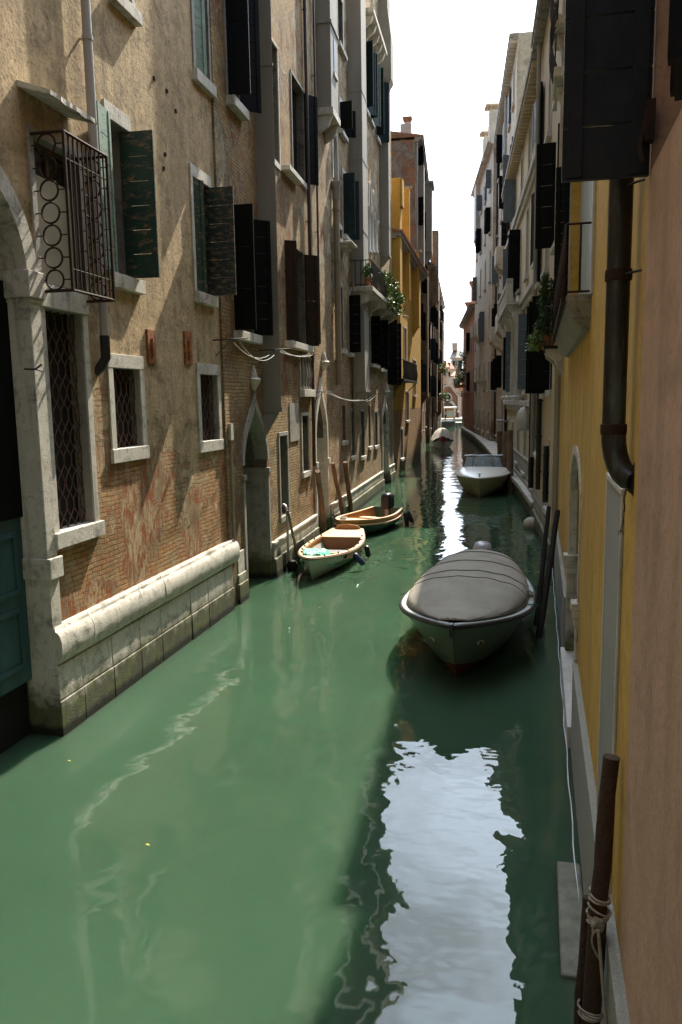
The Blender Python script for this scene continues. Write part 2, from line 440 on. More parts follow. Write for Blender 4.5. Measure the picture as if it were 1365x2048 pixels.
def shutter(fac, parent, hinge, w, z0, z1, mat, ang=90, side='R', y0=0.0, planks=0, thick=0.035, label=None, batten=True):
    """hinge = local x; side R: hinged on the right jamb and swings out to the canal; ang from the closed wall plane"""
    H = z1 - z0; sg = 1 if side == 'R' else -1
    m = MB(); n = planks or max(2, int(H / 0.32))
    g = 0.006
    for i in range(n):
        a = z0 + H * i / n + (g if i else 0); b = z0 + H * (i + 1) / n - (0 if i == n - 1 else g)
        m.box(0, w, -thick / 2, thick / 2, a, b)
    if batten:
        m.box(0.02, 0.09, -thick / 2 - 0.014, thick / 2 + 0.014, z0 + 0.01, z1 - 0.01)
        m.box(w - 0.09, w - 0.02, -thick / 2 - 0.014, thick / 2 + 0.014, z0 + 0.01, z1 - 0.01)
    a = R(ang)
    # direction of the leaf from the hinge: 0 deg folded over the opening, 90 straight out, 180 back on the wall
    dx, dy = -sg * math.cos(a), -math.sin(a)
    M = Matrix(((dx, -dy, 0, hinge), (dy, dx, 0, y0), (0, 0, 1, 0), (0, 0, 0, 1)))
    m.v = [tuple(M @ Vector(v)) for v in m.v]
    o = m.build('shutter', mat, parent)
    if label: o['label'] = label
    return o

def glazing(fac, r, y, kind, name='window', bars=(1, 2)):
    """the leaf standing at the back of an opening; sub-parts are added by the callers"""
    s0, s1, z0, z1 = r; e = 0.0
    o = MB().box(s0 + 0.001, s1 - 0.001, y, y + 0.03, z0 + 0.001, z1 - 0.001).build(name, kind, fac.ob)
    return o

def sash(parent, r, y, mat, t=0.05, nx=2, nz=3):
    s0, s1, z0, z1 = r; m = MB()
    m.box(s0, s0 + t, y - 0.04, y - 0.002, z0, z1); m.box(s1 - t, s1, y - 0.04, y - 0.002, z0, z1)
    m.box(s0 + t, s1 - t, y - 0.04, y - 0.002, z0, z0 + t); m.box(s0 + t, s1 - t, y - 0.04, y - 0.002, z1 - t, z1)
    for i in range(1, nx):
        x = s0 + (s1 - s0) * i / nx; m.box(x - t * .4, x + t * .4, y - 0.036, y - 0.003, z0 + t, z1 - t)
    for i in range(1, nz):
        z = z0 + (z1 - z0) * i / nz; m.box(s0 + t, s1 - t, y - 0.033, y - 0.004, z - t * .3, z + t * .3)
    return m.build('sash', mat, parent)

def surround(parent, r, w, mat, y=-0.03, top=True, bottom=False, yin=0.0, wt=None):
    s0, s1, z0, z1 = r; m = MB(); wt = wt or w
    zt = z1 + (wt if top else 0)
    m.box(s0 - w, s0, y, yin, z0, z1); m.box(s1, s1 + w, y, yin, z0, z1)
    if top: m.box(s0 - w, s1 + w, y - 0.004, yin, z1, zt)
    if bottom: m.box(s0 - w, s1 + w, y - 0.004, yin, z0 - w, z0)
    return m.build('frame', mat, parent, bevel=0.006)

def lattice(parent, r, y, mat, pitch=0.16, rad=0.008):
    """wavy iron lattice of bars crossing in lozenges"""
    s0, s1, z0, z1 = r; m = MB(); W = s1 - s0; Hh = z1 - z0
    n = max(2, int(W / pitch)); p = W / n; k = int(Hh / (p * 0.9)) + 1; dz = Hh / k
    for i in range(n + 1):
        for sg in (1, -1):
            pts = []
            for j in range(k * 4 + 1):
                ph = j / 4
                x = s0 + i * p + sg * p * 0.5 * math.sin(math.pi * ph / 2 + (math.pi / 2 if i % 1 == 0 else 0))
                pts.append((min(max(x, s0), s1), y + sg * 0.006, z0 + dz * ph))
            m.tube(pts, rad, 5)
    return m.build('grille', mat, parent)

def window(fac, r, d=0.2, glass=None, fr=None, frw=0.12, frtop=None, sill=None, sillh=0.14, sillp=0.1, sillx=0.12,
           shut=(), sashm=None, nx=2, nz=3, name='window', top=True):
    o = glazing(fac, r, d, glass or M['dark_glass'], name)
    if fr: surround(o, r, frw, fr, wt=frtop, top=top)
    if sashm: sash(o, r, d, sashm, nx=nx, nz=nz)
    if sill:
        MB().box(r[0] - sillx, r[1] + sillx, -sillp, d - 0.005, r[2] - sillh, r[2] + 0.004).build('sill', sill, o, bevel=0.008)
    for q in shut: shutter(fac, o, **q)
    return o

def pipe(fac, pts, rad, mat, name='drainpipe', brackets=3, bmat=None, n=10):
    """pts in local (x, y, z)"""
    o = MB().tube(pts, rad, n).build(name, mat, fac.ob)
    m = MB()
    a, b = Vector(pts[0]), Vector(pts[min(1, len(pts) - 1)])
    for i in range(brackets):
        q = a.lerp(b, (i + 0.5) / brackets)
        m.lathe([(rad * 1.0, -0.03), (rad * 1.18, -0.028), (rad * 1.18, 0.028), (rad * 1.0, 0.03)], tuple(q), n)
        m.box(q.x - 0.012, q.x + 0.012, q.y, 0.05, q.z - 0.012, q.z + 0.012)
    if brackets: m.build('bracket', bmat or mat, o)
    return o

def foliage(m, c, rad, n, leaf=0.07, rnd=random):
    for _ in range(n):
        while True:
            v = Vector((rnd.uniform(-1, 1), rnd.uniform(-1, 1), rnd.uniform(-1, 1)))
            if v.length < 1: break
        v = v.normalized() * (v.length ** 0.5)
        p = Vector(c) + Vector((v.x * rad[0], v.y * rad[1], v.z * rad[2]))
        a = Vector((rnd.uniform(-1, 1), rnd.uniform(-1, 1), rnd.uniform(-.6, .8))).normalized()
        b = a.cross(Vector((rnd.uniform(-1, 1), rnd.uniform(-1, 1), rnd.uniform(-1, 1)))).normalized()
        L = leaf * rnd.uniform(0.6, 1.4)
        m.add([p, p + a * L * .5 + b * L * .33, p + a * L, p + a * L * .5 - b * L * .33], [(0, 1, 2, 3)])

M = {}
STONE = M['stone'] = stone_mat('istrian_stone')
STONED = M['stone_dark'] = stone_mat('weathered_stone', (0.36, 0.34, 0.30), dk=0.75)
M['stone_course'] = stone_mat('ashlar_stone', (0.46, 0.43, 0.36), dk=0.5, course=0.32)
M['white_stone'] = stone_mat('pale_stone', (0.62, 0.60, 0.55), dk=0.3, algae=False)
M['reveal_shade'] = stone_mat('shaded_stained_stone', (0.16, 0.15, 0.125), (0.02, 0.018, 0.015), dk=.9)  # stained reveal stone, with the shade inside openings put into its colour
M['church_stone'] = simple('pale_church_stone', (.42, .39, .34), .85, var=.15, scale=1)
M['cement'] = simple('grey_cement', (0.27, 0.25, 0.215), 0.9, var=0.18, scale=1.4, bump=0.35, streak=True)
M['iron'] = simple('rusty_iron', (0.018, 0.013, 0.011), 0.8, var=0.5, scale=20, col2=(0.045, 0.020, 0.011), spec=.2, bump=0.5)
M['lattice'] = simple('brown_rust_lattice', (0.085, 0.042, 0.022), 0.8, var=0.5, scale=20)
M['black_iron'] = simple('black_iron', (0.012, 0.012, 0.012), 0.6)
M['rust'] = simple('orange_rust', (0.42, 0.15, 0.035), 0.85, col2=(0.09, 0.03, 0.012), scale=14, bump=0.6)
M['dark_glass'] = simple('dark_glass', (0.006, 0.007, 0.007), 0.12, var=0.3, scale=1, bump=0.02)
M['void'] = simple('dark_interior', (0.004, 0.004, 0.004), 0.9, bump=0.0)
M['dull_glass'] = simple('dusty_glass', (0.03, 0.03, 0.028), 0.2, var=0.4, scale=3, bump=0.03)
M['blind'] = simple('cream_blind', (0.42, 0.38, 0.27), 0.8, var=0.15, scale=1.5, bump=0.05)
M['grn_shut'] = peel('dark_green_peeling_paint', (0.012, 0.045, 0.028), (0.24, 0.155, 0.08), 0.57)
M['grn_shut2'] = peel('worn_green_paint', (0.010, 0.026, 0.018), (0.20, 0.125, 0.07), 0.54)
M['mint_shut'] = peel('faded_mint_paint', (0.19, 0.285, 0.22), (0.15, 0.15, 0.105), 0.55)
M['black_shut'] = simple('black_green_paint', (0.003, 0.004, 0.004), 0.65, var=0.3, scale=6, bump=0.1, spec=.12)
M['navy_shut'] = simple('blue_black_paint', (0.0035, 0.0045, 0.0065), 0.6, var=0.4, scale=4, bump=0.15, spec=.15)
M['big_shut'] = simple('scuffed_blue_black_paint', (0.011, 0.013, 0.017), 0.5, var=.5, scale=5, bump=.25, spec=.35)
M['teal_shut'] = simple('dark_teal_paint', (0.007, 0.022, 0.024), 0.55, spec=.25, var=0.3, scale=5, bump=0.1)
M['brown_shut'] = simple('dark_brown_shutter_wood', (0.028, 0.016, 0.009), 0.75, var=.5, scale=6, bump=.3, spec=.2)
M['slate_shut'] = simple('slate_blue_paint', (0.10, 0.13, 0.16), 0.5, var=0.2, scale=5, bump=0.1)
M['teal_door'] = simple('blue_green_door_paint', (0.03, 0.085, 0.092), 0.5, var=0.45, scale=4, bump=0.12, streak=True)
M['old_wood'] = simple('old_brown_wood', (0.10, 0.06, 0.03), 0.8, var=0.45, scale=7, bump=0.6, streak=True)
M['orange_wood'] = simple('varnished_orange_wood', (0.42, 0.19, 0.055), 0.4, var=0.3, scale=7, bump=0.1)
M['pale_ply'] = simple('pale_plywood', (0.62, 0.40, 0.24), 0.55, var=0.15, scale=5, bump=0.05)
M['post_wood'] = simple('weathered_post_wood', (0.15, 0.09, 0.048), 0.85, var=0.5, scale=5, bump=0.9, streak=True, dist=0.02)
M['pole_dark'] = simple('dark_brown_bark', (0.055, 0.028, 0.014), 0.85, var=0.6, scale=5, bump=1.0, streak=True, dist=0.03)
M['dark_wood'] = simple('wet_dark_wood', (0.014, 0.010, 0.008), 0.75, spec=.2, var=0.5, scale=6, bump=0.7, streak=True)
M['zinc'] = simple('grey_zinc_pipe', (0.34, 0.325, 0.30), 0.45, metal=0.25, var=0.12, scale=3, bump=0.05, streak=True)
M['brown_pipe'] = simple('brown_painted_pipe', (0.045, 0.022, 0.014), 0.5, var=0.4, scale=5, bump=0.1)
M['drab_pipe'] = simple('drab_plastic_pipe', (0.25, 0.20, 0.135), 0.6, var=0.2, scale=4, bump=0.1, streak=True)
M['copper'] = copper_mat()
M['beige_cap'] = simple('pale_chimney_cap', (.5, .42, .33), .85, var=.2)
M['tile'] = simple('terracotta_tile', (0.26, 0.125, 0.07), 0.85, var=0.4, scale=5, bump=0.4)
M['terra'] = simple('terracotta_pot', (0.42, 0.16, 0.07), 0.8)
M['leaf'] = simple('green_leaves', (0.085, 0.17, 0.025), 0.5, col2=(0.035, 0.085, 0.014), scale=9)
M['leaf_pale'] = simple('pale_green_leaves', (0.20, 0.28, 0.06), 0.5, col2=(0.07, 0.13, 0.02), scale=9)
M['leaf_dark'] = simple('dark_conifer_leaves', (0.035, 0.085, 0.016), 0.55, col2=(0.014, 0.04, 0.01), scale=9)
M['rope'] = simple('grey_rope', (0.34, 0.30, 0.24), 0.9, var=0.35, scale=40, bump=0.6)
M['white_rope'] = simple('white_plastic_line', (0.66, 0.68, 0.66), 0.6)
M['canvas'] = simple('taupe_canvas', (0.31, 0.285, 0.235), 0.8, var=0.22, scale=1.6, bump=0.5, dist=0.03)
M['canvas_light'] = simple('pale_canvas', (0.42, 0.39, 0.33), 0.8, var=0.15, scale=2.5, bump=0.12)
M['hull_green'] = simple('sage_green_hull_paint', (0.115, 0.155, 0.11), 0.35, var=0.12, scale=2, bump=0.04)
M['hull_pale'] = simple('pale_sage_hull_paint', (0.42, 0.47, 0.36), 0.4, var=0.15, scale=3, bump=0.05)
M['hull_teal'] = simple('dark_teal_hull_paint', (0.045, 0.10, 0.075), 0.4, var=0.25, scale=3, bump=0.05)
M['hull_olive'] = simple('cream_olive_gelcoat', (0.42, 0.37, 0.20), 0.3, var=0.08, scale=2, bump=0.02)
M['hull_grey'] = simple('pale_grey_gelcoat', (0.45, 0.44, 0.38), 0.4, var=0.1, scale=2, bump=0.03)
M['antifoul'] = simple('dark_red_antifouling', (0.11, 0.018, 0.014), 0.7)
M['rubber'] = simple('dark_rubber_strip', (0.022, 0.019, 0.019), 0.38, var=0.3, scale=5, bump=0.1)
M['boat_grey'] = simple('grey_deck_paint', (0.36, 0.39, 0.36), 0.5, var=0.15, scale=5, bump=0.08)
M['gelcoat'] = simple('warm_white_gelcoat', (0.68, 0.64, 0.55), 0.28, var=0.06, scale=2, bump=0.02)
M['motor'] = simple('black_motor_cowling', (0.018, 0.02, 0.026), 0.3)
M['motor_grey'] = simple('grey_motor_cowling', (0.36, 0.35, 0.38), 0.35)
M['red'] = simple('red_motor_paint', (0.33, 0.012, 0.016), 0.4)
M['navy'] = simple('navy_fender_vinyl', (0.02, 0.035, 0.085), 0.4)
M['black'] = simple('black_fender_vinyl', (0.012, 0.012, 0.014), 0.45)
M['tarp'] = simple('bright_green_tarp', (0.06, 0.42, 0.28), 0.45, var=0.25, scale=4, bump=0.1)
M['steel'] = simple('stainless_steel', (0.6, 0.6, 0.6), 0.25, metal=0.9)
M['white_paint'] = simple('white_paint', (0.75, 0.74, 0.70), 0.6, var=0.1)
M['eye_white'] = simple('painted_eye_cream', (0.6, 0.55, 0.38), 0.5, var=0.05)
M['granite'] = simple('grey_rough_plinth', (0.30, 0.30, 0.255), 0.9, var=0.3, scale=60, bump=0.7)
M['strip_white'] = simple('plain_white_strip', (0.72, 0.74, 0.76), 0.5)

# ================================================================== LEFT BANK
def inset(p, q, k):
    """shift the ground line p-q sideways by k metres (to its left)"""
    d = np.array(q) - np.array(p); d = d / np.linalg.norm(d); nn = np.array([-d[1], d[0]]) * k
    return tuple(np.array(p) + nn), tuple(np.array(q) + nn)

# ---- ochre plastered house with the barred water windows
M['ochre'] = wall_mat('worn_ochre_plaster', (0.545, 0.41, 0.24), (0.44, 0.32, 0.18), (0.50, 0.165, 0.055), (0.50, 0.31, 0.13), (0.13, 0.09, 0.055), brick=0.14, low=0.36, lowz=(1.8, 5.6), streak=0.55, seed=1.3, scratch=.42, wear=1.3)
M['brickplaster'] = wall_mat('peeling_plaster_on_brick', (0.41, 0.34, 0.215), (0.30, 0.245, 0.15), (0.38, 0.155, 0.055), (0.46, 0.345, 0.165), (0.12, 0.095, 0.06), brick=0.63, low=0.42, wear=1.5, lowz=(4.6, 7.5), streak=0.6, seed=4.1, bumpk=1.2, scratch=.36)
M['palebrick'] = wall_mat('patched_pale_plaster_and_brick', (0.50, 0.42, 0.28), (0.38, 0.31, 0.20), (0.37, 0.17, 0.07), (0.49, 0.38, 0.20), (0.14, 0.11, 0.07), brick=0.56, low=0.40, wear=1.35, lowz=(4.4, 8.0), streak=0.55, seed=8.2, bumpk=1.2, scratch=.32)
LA, LB = inset(gnd(115, 1482), gnd(500, 1195), 0.10)
L1 = Fac('plastered_house', LA, LB, 'ochre plastered house at the left with barred water windows and green shutters')
uv = L1.rect
# the water portal
pin = [L1.at(*p) for p in ((50, 521), (45, 440), (37, 386), (20, 345), (0, 298))]
spr = L1.at(60, 560)[1]
pr_s1 = L1.at(50, 545)[0]; pr_w = 2.5; pr_s0 = pr_s1 - pr_w; pr_za = spr + pr_w / 2
o_bar = uv(86, 614, 187, 1044); o_cage = uv(62, 268, 170, 588); o_grn = uv(213, 235, 268, 560)
o_w2 = uv(383, 352, 424, 594); o_low1 = uv(223, 735, 285, 892); o_low2 = uv(398, 748, 438, 879)
o_ur = uv(372, -330, 418, 170); o_top = uv(205, -420, 262, 22)
L1END = L1.L - 0.95
portal = dict(s0=pr_s0, s1=pr_s1, z0=-0.4, zs=spr, za=pr_za, kind='round', d=0.40)
wall(L1, -46, L1END, -0.5, 18.5, M['ochre'], [o_bar + (0.22,), o_cage, o_grn + (0.28,), o_w2 + (0.25,), o_low1 + (0.17,), o_low2 + (0.17,), o_ur + (0.26,), o_top],
     arches=[portal], depth=8, revmat=STONED)
# portal stonework, door and arch
dr = MB().box(pr_s0 + .01, pr_s1 - .01, 0.29, 0.35, 0.75, spr - 0.02)
m = MB()
d_o = dr.build('door', M['teal_door'], L1.ob)
pan = MB()
for k in range(2):
    for z in (0.95, 1.9):
        x0 = pr_s0 + 0.1 + k * 1.2
        pan.box(x0, x0 + 1.05, 0.265, 0.29, z, z + 0.06); pan.box(x0, x0 + 1.05, 0.265, 0.29, z + 0.72, z + 0.78)
        pan.box(x0, x0 + 0.06, 0.265, 0.29, z + .06, z + 0.72); pan.box(x0 + 0.99, x0 + 1.05, 0.265, 0.29, z + .06, z + 0.72)
pan.build('door_panel', M['teal_door'], d_o)
MB().box(pr_s0 + .01, pr_s1 - .01, 0.25, 0.30, 2.85, spr - 0.02).build('upper_door', M['black_shut'], L1.ob)
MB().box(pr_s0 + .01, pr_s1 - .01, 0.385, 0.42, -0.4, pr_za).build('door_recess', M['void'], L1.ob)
# archivolt ring
P = arch_pts(pr_s0 + .02, pr_s1 - .02, spr, pr_za - .02, 'round', 14); P2 = arch_pts(pr_s0 - 0.2, pr_s1 + 0.2, spr, pr_za + 0.2, 'round', 14)
m = MB()
for i in range(len(P) - 1):
    a, b, c, d = P[i], P[i + 1], P2[i + 1], P2[i]
    m.add([(a[0], -0.05, a[1]), (b[0], -0.05, b[1]), (c[0], -0.05, c[1]), (d[0], -0.05, d[1]), (a[0], 0.37, a[1] - .001), (b[0], 0.37, b[1] - .001), (c[0], 0.02, c[1]), (d[0], 0.02, d[1])],
          [(0, 1, 2, 3), (0, 4, 5, 1), (3, 2, 6, 7)])
m.build('archivolt', STONE, L1.ob)
m = MB()
for x0, x1 in ((pr_s1 - 0.02, pr_s1 + 0.20), (pr_s0 - .2, pr_s0 + .02)):
    m.box(x0, x1, -0.05, 0.36, -0.45, spr - 0.2)
m.build('door_jamb', STONE, L1.ob, 0.01)
m = MB()
for x0, x1 in ((pr_s1 - 0.07, pr_s1 + 0.26), (pr_s0 - .26, pr_s0 + .07)):
    m.box(x0, x1, -0.09, 0.37, spr - 0.22, spr + 0.10); m.box(x0 + .03, x1 - .03, -0.07, .365, spr - 0.27, spr - 0.22)
    m.box(x0 + .02, x1 - .02, -0.10, 0.368, 2.05, 2.32)
m.build('impost', STONE, L1.ob, 0.012)

# plinth: rolled moulding over a flat stone course
pz0 = L1.at(100, 1331)[1]; pz1 = L1.at(92, 1268)[1]
cuts = [pr_s1, 0.95, 1.55, 3.2, 4.7, L1.at(467, 1110)[0]]
m = MB()
for a, b in zip(cuts[:-1], cuts[1:]):
    prof = [(0.02, pz1 + 0.06), (-0.06, pz1 + 0.05), (-0.07, pz1 + .005)]
    for k in range(9):
        t = math.pi / 2 - math.pi * k / 8
        prof.append((-0.07 - 0.085 * math.cos(t), (pz0 + pz1) / 2 - 0.005 + (pz1 - pz0) / 2 * math.sin(t)))
    prof += [(-0.06, pz0 - 0.03), (0.02, pz0 - 0.035)]; sm_ = True
    jit = random.uniform(-.006, .006)
    ns = max(3, int((b - a) / .09)); rw = random.Random(int(a * 100)); J = [[rw.uniform(-.006, .006) - (.012 if rw.random() < .06 else 0) for _ in prof] for _ in range(ns + 1)]
    J[0] = [0] * len(prof); J[-1] = [0] * len(prof)
    m.loft([[(a + .003 + (b - a - .006) * i / ns, min(y + jit - J[i][q], .02), z + (J[i][q] if 0 < q < len(prof) - 1 else 0)) for q, (y, z) in enumerate(prof)] for i in range(ns + 1)], closed=False, smooth=True)
    m.add([(a + .003, y + jit, z) for y, z in prof], [tuple(range(len(prof)))]); m.add([(b - .003, y + jit, z) for y, z in prof], [tuple(range(len(prof)))[::-1]])
m.build('plinth_moulding', STONE, L1.ob, fix=False)
m = MB(); cuts = [pr_s1 - .03, 0.7, 1.5, 2.35, 3.1, 4.3, 5.1, L1END]
rr = random.Random(3)
for a, b in zip(cuts[:-1], cuts[1:]):
    j = rr.uniform(-.008, .008)
    m.box(a + .004, b - .004, -0.085 + j, 0.05, 0.47, pz0 - 0.03); m.box(a + .004, b - .004, -0.10 + j, 0.05, -0.5, 0.46)
m.build('plinth', STONE, L1.ob, 0.012)
# end pier of the plinth
m = MB(); e0 = L1.at(470, 1130)[0]
m.box(e0, L1.L - .02, -0.10, 0.1, -0.5, 0.42); m.box(e0 + .04, L1.L - .06, -0.07, 0.1, 0.42, 0.62); m.box(e0 + .08, L1.L - .1, -0.05, 0.1, 0.62, 1.1)
m.build('pier', STONE, L1.ob, 0.015)

# barred window by the portal
w = window(L1, o_bar, d=0.21, glass=M['void'], fr=STONE, frw=0.13, top=False, sill=STONE, sillh=0.2, sillp=0.09, sillx=0.16)
lattice(w, o_bar, 0.12, M['lattice'], 0.15, 0.009)
lt = (o_bar[0] - 0.14, o_bar[1] + 0.12, o_bar[3], o_cage[2] - 0.002)
L1.box('lintel', STONE, lt, -0.06, 0.03, bevel=0.008)
# caged window over it
w = window(L1, o_cage, d=0.16, glass=M['dull_glass'], fr=STONED, frw=0.10, sashm=M['old_wood'], nx=2, nz=1)
MB().box(o_cage[0] + .05, o_cage[1] - .05, 0.10, 0.115, o_cage[2] + .05, o_cage[3] - 0.4).build('blind', M['blind'], w)
cg = uv(57, 252, 200, 580); p = 0.46; cs0 = L1.at(56, 255)[0]; cs1 = L1.at(214, 330, p)[0]; cz1 = L1.at(110, 252, p)[1]; cz0 = L1.at(125, 575, p)[1]
m = MB(); t = 0.02
def bar(m, a, b, t=0.015): m.tube([a, b], t, 5, smooth=False)
for z in (cz0, cz1):
    bar(m, (cs0, 0, z), (cs0, -p, z), t); bar(m, (cs0, -p, z), (cs1, -p, z), t); bar(m, (cs1, -p, z), (cs1, 0, z), t)
for z in (cz0 + 0.25, cz1 - 0.3):
    bar(m, (cs0, -p, z), (cs1, -p, z), 0.011)
for s in (cs0, cs1):
    for y in (0.0, -p): bar(m, (s, y, cz0), (s, y, cz1), t * 1.15)
    n = 7; dz = (cz1 - cz0) / n
    for k in range(n):
        c = cz0 + dz * (k + .5); rad = min(p / 2 - .03, dz / 2 - .012)
        m.tube([(s, -p / 2 + rad * math.cos(a * math.pi / 12), c + rad * math.sin(a * math.pi / 12)) for a in range(25)], 0.013, 5, cap=False)
        bar(m, (s, 0, c), (s, -p / 2 + rad, c), .008); bar(m, (s, -p, c), (s, -p / 2 - rad, c), .008)
        if k: bar(m, (s, -p / 2, cz0 + dz * k - .014), (s, -p / 2, cz0 + dz * k + .014), .011)
n = 10
for k in range(1, n):
    s = cs0 + (cs1 - cs0) * k / n; bar(m, (s, -p, cz0), (s, -p, cz1), 0.013)
m.build('window_cage', M['iron'], w)
s, z = L1.at(62, 738, .05); m = MB(); m.tube([(s - .05, 0, z), (s - .05, -.14, z - .01), (s - .0, -.2, z + .05)], .012, 6).tube([(s - .05, -.12, z), (s + .05, -.17, z - .03)], .010, 6); m.build('iron_hook', M['black_iron'], L1.ob)
# sloping stone hood
h0 = L1.at(33, 160)[0]; hz = L1.at(33, 158)[1]; h1 = L1.at(196, 250, 0.42)[0]
hz2 = L1.at(77, 164, 0.42)[1]
m = MB(); rr = random.Random(5); n = 16; up_ = []; lo = []
for k in range(n + 1):
    s = h0 + (h1 - h0) * k / n; j = rr.uniform(-.012, .012)
    up_.append([(s, 0.02, hz), (s, -0.43 + j, hz2 + j * .5), (s, -0.43 + j, hz2 - 0.055 + rr.uniform(-.008, .008)), (s, 0.02, hz - 0.07)])
m.loft(up_, closed=True, smooth=False); m.add(up_[0], [(0, 1, 2, 3)]); m.add(up_[-1], [(3, 2, 1, 0)])
m.build('hood', STONE, L1.ob)
# green shuttered window
w = window(L1, o_grn, d=0.27, glass=M['void'], fr=STONE, frw=0.10, frtop=0.22, sill=STONE, sillh=0.2, sillp=0.1, sillx=0.2,
           shut=[dict(hinge=o_grn[1] - .02, w=0.52, z0=o_grn[2] + .02, z1=o_grn[3] - .02, mat=M['grn_shut'], ang=93, side='R', y0=0.1, planks=6, label='dark green shutter with flaking paint, standing open'),
                 dict(hinge=o_grn[0] - .03, w=0.50, z0=o_grn[2] - .02, z1=o_grn[3] + .05, mat=M['mint_shut'], ang=172, side='L', y0=-0.05, planks=6, label='faded mint shutter folded back on the wall')])
# second green window
w = window(L1, o_w2, d=0.24, glass=M['void'], fr=STONE, frw=0.10, frtop=0.2, sill=STONE, sillh=0.19, sillp=0.1, sillx=0.1,
           shut=[dict(hinge=o_w2[1] - .02, w=0.60, z0=o_w2[2] + .02, z1=o_w2[3] - .02, mat=M['grn_shut2'], ang=92, side='R', y0=0.1, planks=6, label='worn green shutter showing bare wood'),
                 dict(hinge=o_w2[0] + .02, w=0.30, z0=o_w2[2] + .02, z1=o_w2[3] - .02, mat=M['grn_shut'], ang=30, side='L', y0=0.05, planks=1)])
for r_ in (o_low1, o_low2):
    w = window(L1, r_, d=0.165, glass=M['void'], fr=STONE, frw=0.14, frtop=0.2, sill=STONE, sillh=0.2, sillp=0.05, sillx=0.16)
    lattice(w, r_, 0.09, M['lattice'], 0.15, 0.009)
w = window(L1, o_ur, d=0.25, glass=M['dull_glass'], fr=STONED, frw=0.11, sill=STONE, sillh=0.2, sillp=0.1, sillx=0.14,
           shut=[dict(hinge=o_ur[0] + .03, w=0.34, z0=o_ur[2] + .02, z1=o_ur[3], mat=M['mint_shut'], ang=25, side='L', y0=0.06, planks=2)])
window(L1, o_top, d=0.2, fr=STONE, frw=0.1, sill=STONE, sillh=0.17, sillp=0.12, sillx=0.14)
# anchor plates
for a in ((291, 658, 310, 728), (366, 662, 383, 730)):
    r_ = uv(*a); q = L1.box('anchor_plate', M['rust'], r_, -0.035, 0.02, bevel=0.006)
    cs = (r_[0] + r_[1]) / 2; cz = (r_[2] + r_[3]) / 2
    MB().box(cs - .04, cs + .04, -0.075, -0.03, cz - .14, cz + .12).build('key', M['rust'], q)
# putlog holes and iron hook
m = MB()
for a in ((308, 160), (333, 185), (351, 225), (327, 340), (330, 312)):
    s, z = L1.at(*a); m.lathe([(0.0, 0), (.035, .0), (.03, .05), (0, .05)], (s, 0.0, z), 6)
m.build('putlog_hole', M['void'], L1.ob)
# downpipe
s_p, _ = L1.at(171, 0, 0.12); zb = L1.at(204, 640, 0.12)[1]; zc = L1.at(204, 672, .12)[1]; zd = L1.at(204, 715, .12)[1]
pipe(L1, [(s_p, -0.12, 18), (s_p, -0.12, zc)], 0.062, M['zinc'], brackets=5)
MB().tube([(s_p, -0.12, zc + .01), (s_p, -0.12, zd), (s_p - .03, -0.05, zd - .13), (s_p - .05, 0.03, zd - .2)], 0.068, 10).build('drainpipe_shoe', M['black_iron'], L1.ob)
s_p, z_ = L1.at(461, 880, .05); zb = L1.at(468, 1098, .05)[1]
pipe(L1, [(s_p, -0.05, z_), (s_p, -0.05, zb)], 0.035, M['drab_pipe'], brackets=2)
MB().box(s_p - .07, s_p + .07, -0.1, 0.01, z_, z_ + 0.33).build('stone_cap', STONE, L1.ob)

# ---- brick house with the pointed water gate
B0 = gnd(500, 1195); B1 = gnd(790, 958)
B0, B1 = inset(B0, B1, 0.08)
L2 = Fac('brick_house', B0, B1, 'weathered brick house with a pointed water gate and long plaster chimney shaft')
d2 = L2.u; uv = L2.rect
SPLIT = L2.at(628, 900)[0]
g_r = L2.at(536, 1000)[0]; g_l = L2.at(489, 1000)[0]; g_za = L2.at(508, 808)[1]; g_zs = L2.at(489, 930)[1]
gate = dict(s0=g_l, s1=g_r, z0=-0.4, zs=g_zs, za=g_za, kind='ogee', d=0.9)
ow1 = uv(440, -260, 480, 222); ow2 = uv(462, 408, 508, 672); ow3 = uv(532, 65, 559, 330); ow4 = uv(581, 145, 610, 368)
ow5 = uv(569, 478, 612, 693); ow6 = uv(558, 873, 577, 1026); ow7 = uv(600, 712, 622, 780); ow8 = uv(603, 832, 618, 940)
wall(L2, -0.95, SPLIT, -0.5, 19.5, M['brickplaster'], [ow1, ow2, ow3 + (0.4,), ow4, ow5, ow6 + (0.3,), ow7, ow8 + (0.25,)], arches=[gate], depth=8, revmat=M['reveal_shade'])
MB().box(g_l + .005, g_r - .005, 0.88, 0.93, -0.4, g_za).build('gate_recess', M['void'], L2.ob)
# gate stonework
P = arch_pts(g_l + .02, g_r - .02, g_zs, g_za - .04, 'ogee', 12); P2 = arch_pts(g_l - .12, g_r + .12, g_zs, g_za + .28, 'ogee', 12); m = MB()
for i in range(len(P) - 1):
    a, b, c, d = P[i], P[i + 1], P2[i + 1], P2[i]
    m.add([(a[0], -.04, a[1]), (b[0], -.04, b[1]), (c[0], -.04, c[1]), (d[0], -.04, d[1]), (a[0], .3, a[1]), (b[0], .3, b[1]), (c[0], .02, c[1]), (d[0], .02, d[1])], [(0, 1, 2, 3), (0, 4, 5, 1), (3, 2, 6, 7)])
m.build('gate_arch', STONED, L2.ob)
zq = L2.at(489, 960)[1]
m = MB().box(g_l - .12, g_l + .015, -0.04, 0.85, -0.5, zq).box(g_r - .015, g_r + .1, -0.04, 0.85, -0.5, zq); m.build('gate_jamb', STONED, L2.ob, 0.01)
m = MB().box(g_l - .15, g_l + .03, -.07, .86, zq, zq + .12).box(g_r - .03, g_r + .13, -.07, .86, zq, zq + .12); m.build('gate_impost', STONED, L2.ob, 0.01)
